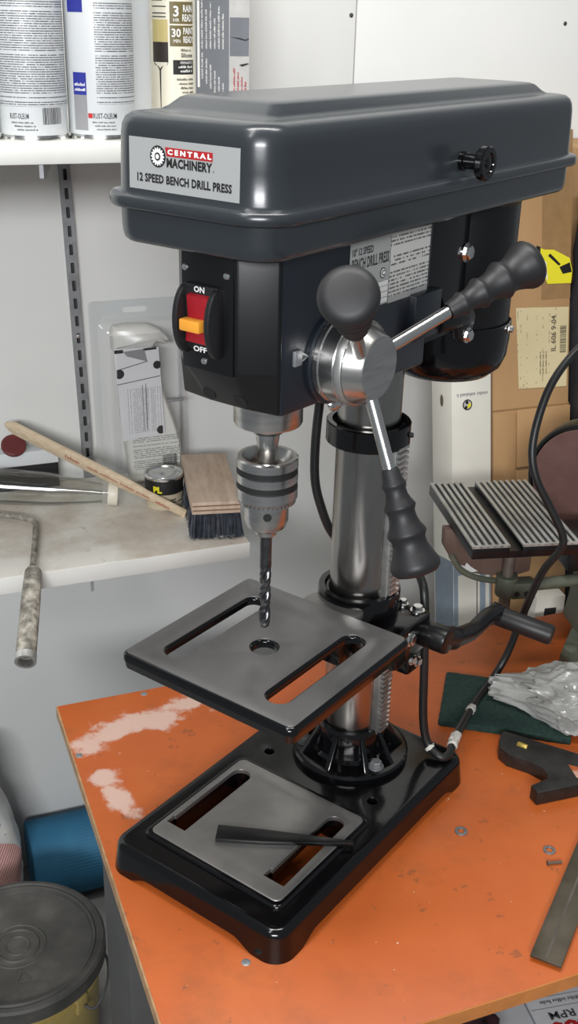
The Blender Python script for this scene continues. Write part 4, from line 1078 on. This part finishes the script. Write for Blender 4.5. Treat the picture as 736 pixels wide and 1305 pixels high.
t = thing('parts_box', 'small white topped black box holding a dark red lid at the left shelf end', 'box', (-64, 422, LZ), 0)
bm = BM(); box(bm, 0, 150, 0, 27, 0, 40, bev=1); part(t, 'box_body', bm, M['black_plastic'])
bm = BM(); box(bm, -1, 151, -1, 28, 38, 60, bev=2); part(t, 'box_lid', bm, M['white_plastic'])
bm = BM(); lathe(bm, [(0, 0), (17, 0), (18, 3), (18, 6), (16, 8), (0, 8.5)], 36); M['dark_red'] = plain('dark_red_plastic', (.13, .022, .022), .5, vary=.15)
tag(finish(bm, 'round_lid', M['dark_red'], loc=(24, 428, LZ + 67), rot=(math.radians(38), 0, 0)), 'round dark red lid lying on the white box lid', 'lid')

rf = thing('roller_frame', 'paint crusted roller frame whose tube handle hangs over the lower shelf edge', 'paint roller', (28, 284, LZ + 5))
M['crusted'] = two_tone('paint_crust', [(.36, (.13, .12, .10)), (.5, (.26, .24, .20)), (.68, (.48, .45, .38))], 90, .75, bmp=.6)
def rl(p): return tuple(Vector(p) - Vector((28, 284, LZ + 5)))
bm = BM(); tube(bm, spl([rl(p) for p in ((-130, 420, 106), (-60, 356, 106), (-13, 330, 106.5), (18, 306, 107), (28, 290, 107), (27, 274, 107), (16, 215, 107), (5, 160, 107), (2, 150, 106))], 5), 3.9, 10); part(rf, 'wire_frame', bm, M['crusted'])
M_, L = frame_to(rl((4.2, 149, 107)), rl((-29, 22, 55)))
bm = BM(); lathe(bm, [(0, 0), (9, 0), (10.5, 3), (11.5, 30), (12, 60), (12.2, L), (9.6, L), (9.6, L - 30), (0, L - 30)], 32, M_); part(rf, 'tube_handle', bm, M['crusted'])
bm = BM(); lathe(bm, [(9.4, L - 9), (12.8, L - 9), (12.8, L + .8), (9.4, L + .8)], 32, M_, close=True); part(rf, 'end_ferrule', bm, M['rack'])

# ================================================================== cartons and bags behind and under the bench
def lean(name, label, x, y, deg, rz=0): return thing(name, label, 'carton', (x, y, FLOOR), rot=(math.radians(-deg), 0, rz))
ka = lean('cardboard_box', 'tall brown cardboard box with a cream shipping label leaning behind the sander', 704, 63, 11.2)
bm = BM(); box(bm, 0, 133, 0, 105, 4, 1248, bev=2); kb = part(ka, 'box_body', bm, M['kraft'])
cz = math.cos(math.radians(11.2)); Hh = lambda z: (z - FLOOR) / cz
pl = lambda off: (lambda x, y: Vector((x - 704, -off, Hh(y))))
bm = BM(); shape(bm, rect(786, 836.5, 375, 610), pl(.3)); finish(bm, 'packing_tape', M['kraft_tape'], kb, smooth=False)
bm = BM(); box(bm, -.6, 133.6, -.9, 106, Hh(218), Hh(220)); box(bm, -.6, 133.6, -.9, 106, Hh(128), Hh(130)); finish(bm, 'flap_seam', M['kraft_tape'], kb)['kind'] = 'stuff'
bm = BM(); box(bm, 40, 134, -3.5, 0, Hh(130), Hh(217), bev=1); box(bm, -.5, 38, -2.5, 0, Hh(60), Hh(214), bev=1); finish(bm, 'carton_flap', M['kraft'], kb)['kind'] = 'stuff'
M['ship_label'] = fine_print('shipping_label', (.66, .56, .33), (.47, .38, .22), 5.5, 'zx', dens=.35, word=150, par=2)
bm = BM(); shape(bm, [(748, 248), (832, 245), (834, 362), (742, 366)], pl(.8)); sl = finish(bm, 'shipping_label', M['ship_label'], kb, smooth=False)
def up_(x0, z0): return lambda x, y: Vector((x0 - y - 704, -1.2, Hh(z0 + x)))
M['faded_ink'] = plain('faded_label_ink', (.13, .105, .075), .6)
bm = BM(); text_fit(bm, 'IL 606 9-04', 0, 52, 0, 9, up_(812, 299), .02)
fb = up_(830, 296); barcode(bm, lambda x, y: fb(x, y), 40, 11, 6)
for k in range(3): greek(bm, 0, 34, 0, 2.2, up_(786 + 5 * k, 266))
finish(bm, 'label_print', M['faded_ink'], sl, smooth=False)['kind'] = 'stuff'
bm = BM(); shape(bm, [(778, 450), (790, 446), (806, 445), (834, 432), (839, 414), (837, 396), (796, 397), (790, 408), (780, 432)], pl(1.0)); yl = finish(bm, 'yellow_sticker', M['bright_yellow'], kb, smooth=False)
bm = BM(); shape(bm, [(816, 420), (834, 426), (838, 412), (822, 410)], pl(1.4)); shape(bm, [(796, 437), (800, 440), (818, 424), (815, 422)], pl(1.4)); shape(bm, [(776, 452), (783, 450), (783, 440), (777, 441)], pl(1.4)); finish(bm, 'black_print', M['ink'], yl, smooth=False)['kind'] = 'stuff'
bm = BM(); shape(bm, [(782, 430), (793, 429), (796, 402), (784, 417)], pl(1.4)); finish(bm, 'white_print', M['white_ink'], yl, smooth=False)

wc = lean('white_carton', 'tall narrow white carton leaning left of the brown labelled cardboard box', 634, 62, 11.2)
cz2 = math.cos(math.radians(11.2)); H2 = lambda z: (z - FLOOR) / cz2
bm = BM(); box(bm, 0, 66, 0, 62, 4, 1240, bev=1.2); wb = part(wc, 'carton_body', bm, M['white_card'])
bm = BM(); box(bm, 66, 69.4, 2, 60, 4, 1240); finish(bm, 'dark_strip', M['ply_dark'], wb)  # thin dark strip filling the gap beside the brown box
M['carton_blue'] = plain('carton_blue_grey', (.22, .27, .32), .5, vary=.1); M['window_white'] = plain('carton_pale_window', (.62, .60, .53), .5)
bm = BM(); shape(bm, rect(0.5, 65.5, H2(-420), H2(-2)), lambda x, y: Vector((x, -.3, y))); shape(bm, rect(2, 60, H2(-420), H2(-2)), lambda x, y: Vector((-.3, 60 - x, y))); bp = finish(bm, 'blue_panel', M['carton_blue'], wb, smooth=False); bp['kind'] = 'stuff'
bm = BM(); shape(bm, rect(8, 46, H2(-420), H2(-24)), lambda x, y: Vector((x, -.6, y))); shape(bm, rect(56, 62.5, H2(-420), H2(-20)), lambda x, y: Vector((x, -.6, y))); finish(bm, 'pale_window', M['window_white'], bp, smooth=False)['kind'] = 'stuff'
bm = BM(); shape(bm, rect(40, 41.4, H2(-420), H2(-34)), lambda x, y: Vector((x, -.9, y))); finish(bm, 'dark_line', M['ink'], bp, smooth=False)
inv = lambda x, y: Vector((60 - x, -.5, H2(250) - y))
bm = BM(); greek(bm, 0, 52, 0, 5, inv, 4); finish(bm, 'upside_down_print', M['grey_ink'], wb, smooth=False)
bm = BM(); shape(bm, circ(26, H2(233), 8.0, 28), lambda x, y: Vector((x, -.4, y))); em = finish(bm, 'emblem', M['ink'], wb, smooth=False)
bm = BM(); shape(bm, circ(26, H2(233), 6.2, 24), lambda x, y: Vector((x, -.7, y))); finish(bm, 'emblem_face', M['carton_pale'], em, smooth=False)
bm = BM(); shape(bm, [(26, H2(233) - 6), (32, H2(233) - 2), (31, H2(233) + 3), (26, H2(233))], lambda x, y: Vector((x, -1, y))); finish(bm, 'emblem_yellow', M['bright_yellow'], em, smooth=False)
bm = BM(); shape(bm, circ(25, H2(236.5), 2.6, 14), lambda x, y: Vector((x, -1, y))); shape(bm, circ(23.5, H2(229.5), 2.2, 14), lambda x, y: Vector((x, -1, y))); finish(bm, 'emblem_dark', M['ink'], em, smooth=False)['kind'] = 'stuff'
bm = BM(); shape(bm, [(30 + 5 * math.cos(a), H2(238) + 9 * math.sin(a)) for a in [2 * PI * i / 20 for i in range(20)]], lambda x, y: Vector((-.4, x, y))); finish(bm, 'side_emblem', M['faded_ink'], wb, smooth=False)

t = lean('brown_carton', 'plain brown carton standing at the wall right of the labelled cardboard box', 846, 330, 0)
bm = BM(); box(bm, 0, 190, 0, 112, 0, 1215, bev=2); part(t, 'box_body', bm, M['kraft'])
t = thing('tool_bag', 'black fabric tool bag hung with loose cables right of the cardboard box', 'bag', (846, 190, FLOOR))
M['black_cloth'] = two_tone('black_cloth', [(.3, (.010, .010, .012)), (.7, (.028, .028, .032))], 30, .8, bmp=.5)
bm = BM(); loops = []
for i in range(30):
    z = 1150 * i / 29; L = []
    for x, y in dense(rrect(0, 170, 0, 110, 24, 5), 12):
        k = noise.noise(Vector((x * .02, y * .02, z * .015))) * 9; L.append((x + (x - 85) / 85 * k, y + (y - 55) / 55 * k, z))
    loops.append(L)
loft(bm, loops); part(t, 'bag_body', bm, M['black_cloth'], angle=60)
for k, (z, s_) in enumerate(((1040, 1), (960, -1), (900, 1), (840, -1), (760, 1), (680, 1))):
    bm = BM(); tube(bm, spl([(6, -8, z + 40 * s_), (30, -14, z), (70, -12, z - 26 * s_), (110, -16, z + 10), (150, -8, z - 30)], 6), 3.4, 8); part(t, 'cable', bm, M['cord'])

t = thing('leaflet_carton', 'small white carton with a dark printed square seen just past the bench back edge', 'carton', (684, 34, FLOOR), math.radians(-8))
bm = BM(); box(bm, 0, 44, 0, 22, 0, 640, bev=.8); part(t, 'carton_body', bm, M['window_white'])
bm = BM(); shape(bm, rect(14, 32, 594, 622), lambda x, y: Vector((x, -.3, y))); dk = part(t, 'dark_square', bm, M['ink'], smooth=False)
bm = BM(); shape(bm, [(17, 602), (30, 606), (28, 611), (19, 609)], lambda x, y: Vector((x, -.6, y))); finish(bm, 'red_print', M['red_stamp'], dk, smooth=False)

# rolled mat, sack and pail on the floor at the left
M['mat_blue'] = two_tone('blue_foam', [(.3, (.014, .105, .20)), (.7, (.024, .15, .27))], 14, .7)
bm = BM(); n = 150; loops = []
for x in (0, 2, 300, 598, 600):
    e = 2.0 if x in (0, 600) else 0
    L = []
    for k in range(n):
        a = 2 * PI * k / n; r_ = 67 - e + (.7 if k % 2 else -.7) * (1 if not e else 0); L.append((x, r_ * math.cos(a), r_ * math.sin(a)))
    loops.append(L)
loft(bm, loops)
tag(finish(bm, 'rolled_mat', M['mat_blue'], loc=(-12, 383, FLOOR + 68), angle=50), 'rolled blue ribbed foam mat lying on the floor along the wall', 'mat')

def sack_mat():
    m_, nt, b = new_mat('printed_sack'); t_ = nt.nodes.new('ShaderNodeTexCoord'); s = nt.nodes.new('ShaderNodeSeparateXYZ'); lk(nt, t_.outputs['Object'], s.inputs[0])
    X, Y, Z = s.outputs
    dx = maths(nt, 'DIVIDE', maths(nt, 'SUBTRACT', X, .060), .052); dz = maths(nt, 'DIVIDE', maths(nt, 'SUBTRACT', Z, .140), .058)
    inside = maths(nt, 'LESS_THAN', maths(nt, 'ADD', maths(nt, 'MULTIPLY', dx, dx), maths(nt, 'MULTIPLY', dz, dz)), 1)
    st_ = maths(nt, 'GREATER_THAN', maths(nt, 'FRACT', maths(nt, 'MULTIPLY', maths(nt, 'ADD', X, maths(nt, 'MULTIPLY', Z, -.6)), 210)), .42)
    pink = mix(nt, st_, (.56, .40, .36), (.36, .15, .15))
    f = noise_n(nt, t_.outputs['Object'], 25, 5)
    base = ramp(nt, f, [(.3, (.42, .44, .45)), (.7, (.58, .57, .53))])
    lk(nt, mix(nt, inside, base, pink), b.inputs['Base Color']); inp(b, rough=.45); return m_
M['sack'] = sack_mat()
t = thing('paper_sack', 'white printed sack with a pink hatched patch slumped on the floor at the left', 'sack', (-138, 292, FLOOR))
bm = BM(); loops = []
for i in range(26):
    f = i / 25; z = 345 * f; w_ = 1 - .42 * max(0, f - .45) ** 1.2 / .55 if f > .45 else 1; L = []
    for k in range(64):
        a = 2 * PI * k / 64; cx, sy = math.cos(a), math.sin(a)
        x = math.copysign(abs(cx) ** .6, cx) * 96 * w_; y = math.copysign(abs(sy) ** .7, sy) * (64 - 30 * f)
        k_ = 1 + .10 * noise.noise(Vector((x * .02, y * .02 + 5, z * .02))) + .04 * noise.noise(Vector((x * .06, y * .06, z * .06)))
        L.append((x * k_ + 12, y * k_ + 20 + 40 * f, z))
    loops.append(L)
loft(bm, loops)
from mathutils.bvhtree import BVHTree
bm.normal_update(); tree = BVHTree.FromBMesh(bm)
part(t, 'sack_body', bm, M['sack'], angle=60)
def on_sack(x, y):
    h = tree.ray_cast(Vector((x, -400, y)), Vector((0, 1, 0)))
    return (h[0] + Vector((0, -.6, 0))) if h[0] else Vector((x, -40, y))
rt = lambda x0, z0, a: (lambda x, y: on_sack(x0 + x * math.cos(a) - y * math.sin(a), z0 + x * math.sin(a) + y * math.cos(a)))
bm = BM(); text_fit(bm, 'h l', 24, 52, 0, 24, rt(42, 232, -.55), .01); greek(bm, 0, 20, 4, 12, rt(42, 232, -.55), 3); part(t, 'blue_print', bm, M['blue_ink'], smooth=False)

pail = thing('plastic_pail', 'yellow plastic pail with a dusty black lid on the floor left of the bench', 'pail', (-69, 59, FLOOR))
M['pail_yellow'] = plain('pail_yellow', (.34, .26, .085), .45, vary=.08); M['lid_black'] = two_tone('dusty_black_lid', [(.3, (.030, .030, .028)), (.55, (.060, .058, .052)), (.8, (.125, .118, .10))], 16, .6, bmp=.1)
Ht = -409 - FLOOR
bm = BM(); lathe(bm, [(0, 0), (98, 0), (100, 4), (108, Ht - 46), (112, Ht - 45), (112, Ht - 41), (109, Ht - 40), (110, Ht - 12), (0, Ht - 12)], 72); part(pail, 'pail_body', bm, M['pail_yellow'])
bm = BM(); lathe(bm, [(0, Ht - 7), (14, Ht - 7), (15.5, Ht - 5.6), (17, Ht - 5.6), (18, Ht - 7), (26, Ht - 7), (27.5, Ht - 5), (29, Ht - 5), (30.5, Ht - 7), (36, Ht - 7.6), (38, Ht - 6.4), (40, Ht - 7.6), (98, Ht - 7), (100, Ht - 6),
    (102, Ht - 1), (105, Ht), (107, Ht - 2.5), (109, Ht - 2.5), (111, Ht), (116, Ht - 1), (119, Ht - 4), (119, Ht - 24), (116, Ht - 25), (113, Ht - 20)], 96)
ld = part(pail, 'pail_lid', bm, M['lid_black'], angle=28)
bm = BM()
for rr_, n_ in ((11, 3),):
    P = [Vector((rr_ * math.cos(2 * PI * k / 3 + PI / 2), -58 + rr_ * math.sin(2 * PI * k / 3 + PI / 2), Ht - 6.9)) for k in range(3)]
    for k in range(3): tube(bm, [P[k].lerp(P[(k + 1) % 3], .12), P[k].lerp(P[(k + 1) % 3], .88)], .9, 6)
finish(bm, 'recycling_mark', M['lid_black'], ld)['kind'] = 'stuff'
bm = BM(); box(bm, -10, 10, -4, 3, Ht - 62, Ht - 36, bev=2, M=Matrix.Rotation(math.radians(-55), 4, 'Z') @ Matrix.Translation((0, -112, 0)) if False else Matrix.Rotation(math.radians(38), 4, 'Z') @ Matrix.Translation((0, -110, 0))); part(pail, 'handle_ear', bm, M['pail_yellow'])
e = Matrix.Rotation(math.radians(38), 4, 'Z') @ Vector((0, -116, Ht - 50)); 
bm = BM(); tube(bm, spl([tuple(e), (e.x + 14, e.y - 4, e.z - 4), (e.x + 34, e.y + 18, e.z + 6), (e.x + 44, e.y + 60, e.z + 10), (e.x + 34, e.y + 110, e.z + 4)], 6), 2, 8); part(pail, 'wire_handle', bm, M['grey_steel'])

# cartons on the floor under the bench
UZ2 = -330
def under(x, w_, lab, lines):
    t = thing('flat_carton', lab, 'carton', (488, -322, FLOOR), math.radians(-8), 'cartons under the bench')
    bm = BM(); box(bm, x, x + w_, -75, 150, 0, UZ2 - FLOOR, bev=1); part(t, 'carton_body', bm, M['carton_under'])
    return t
M['carton_under'] = plain('white_carton_card', (.50, .52, .54), .6, vary=.04)
T = UZ2 - FLOOR + .3
t = under(-175, 173, 'plain white carton under the bench, left of the printed one', 0)
bm = BM(); shape(bm, rect(-174, -3, 8, 9.4), lambda x, y: Vector((x, y, T))); part(t, 'flap_seam', bm, M['grey_ink'], smooth=False)
t = under(1, 190, 'white carton with upside down black and red lettering under the bench', 0)
bm = BM(); shape(bm, rect(2, 188, 4, 4.8), lambda x, y: Vector((x, y, T))); shape(bm, rect(2, 188, -12, -11.2), lambda x, y: Vector((x, y, T))); part(t, 'ruled_line', bm, M['grey_ink'], smooth=False)['kind'] = 'stuff'
ud = lambda x0, y0: (lambda x, y: Vector((x0 - x, y0 - y, T)))
bm = BM(); greek(bm, 0, 62, 0, 5, ud(78, -1), 5); text_fit(bm, '0 RPM', 22, 70, 0, 11, ud(90, -18), .02); greek(bm, 0, 30, 0, 5, ud(84, 22), 6); part(t, 'black_lettering', bm, M['grey_steel'], smooth=False)['kind'] = 'stuff'
bm = BM(); text_fit(bm, '3600', 0, 70, 0, 20, ud(84, -32), .05); part(t, 'red_lettering', bm, M['red_ink'], smooth=False)
bm = BM(); bmesh.ops.create_icosphere(bm, subdivisions=4, radius=1)
for v in bm.verts:
    p = v.co.copy(); k = 1 + .25 * noise.noise(p * 2.2) + .1 * noise.noise(p * 6); v.co = Vector((p.x * 62, p.y * 40, p.z * 40)) * k
M['dark_red_cloth'] = plain('dark_red_cloth', (.035, .008, .014), .85, vary=.3)
tag(finish(bm, 'work_rag', M['dark_red_cloth'], loc=(352, -366, UZ2 + 38)), 'dark red work rag on the plain white carton under the bench front edge', 'rag')
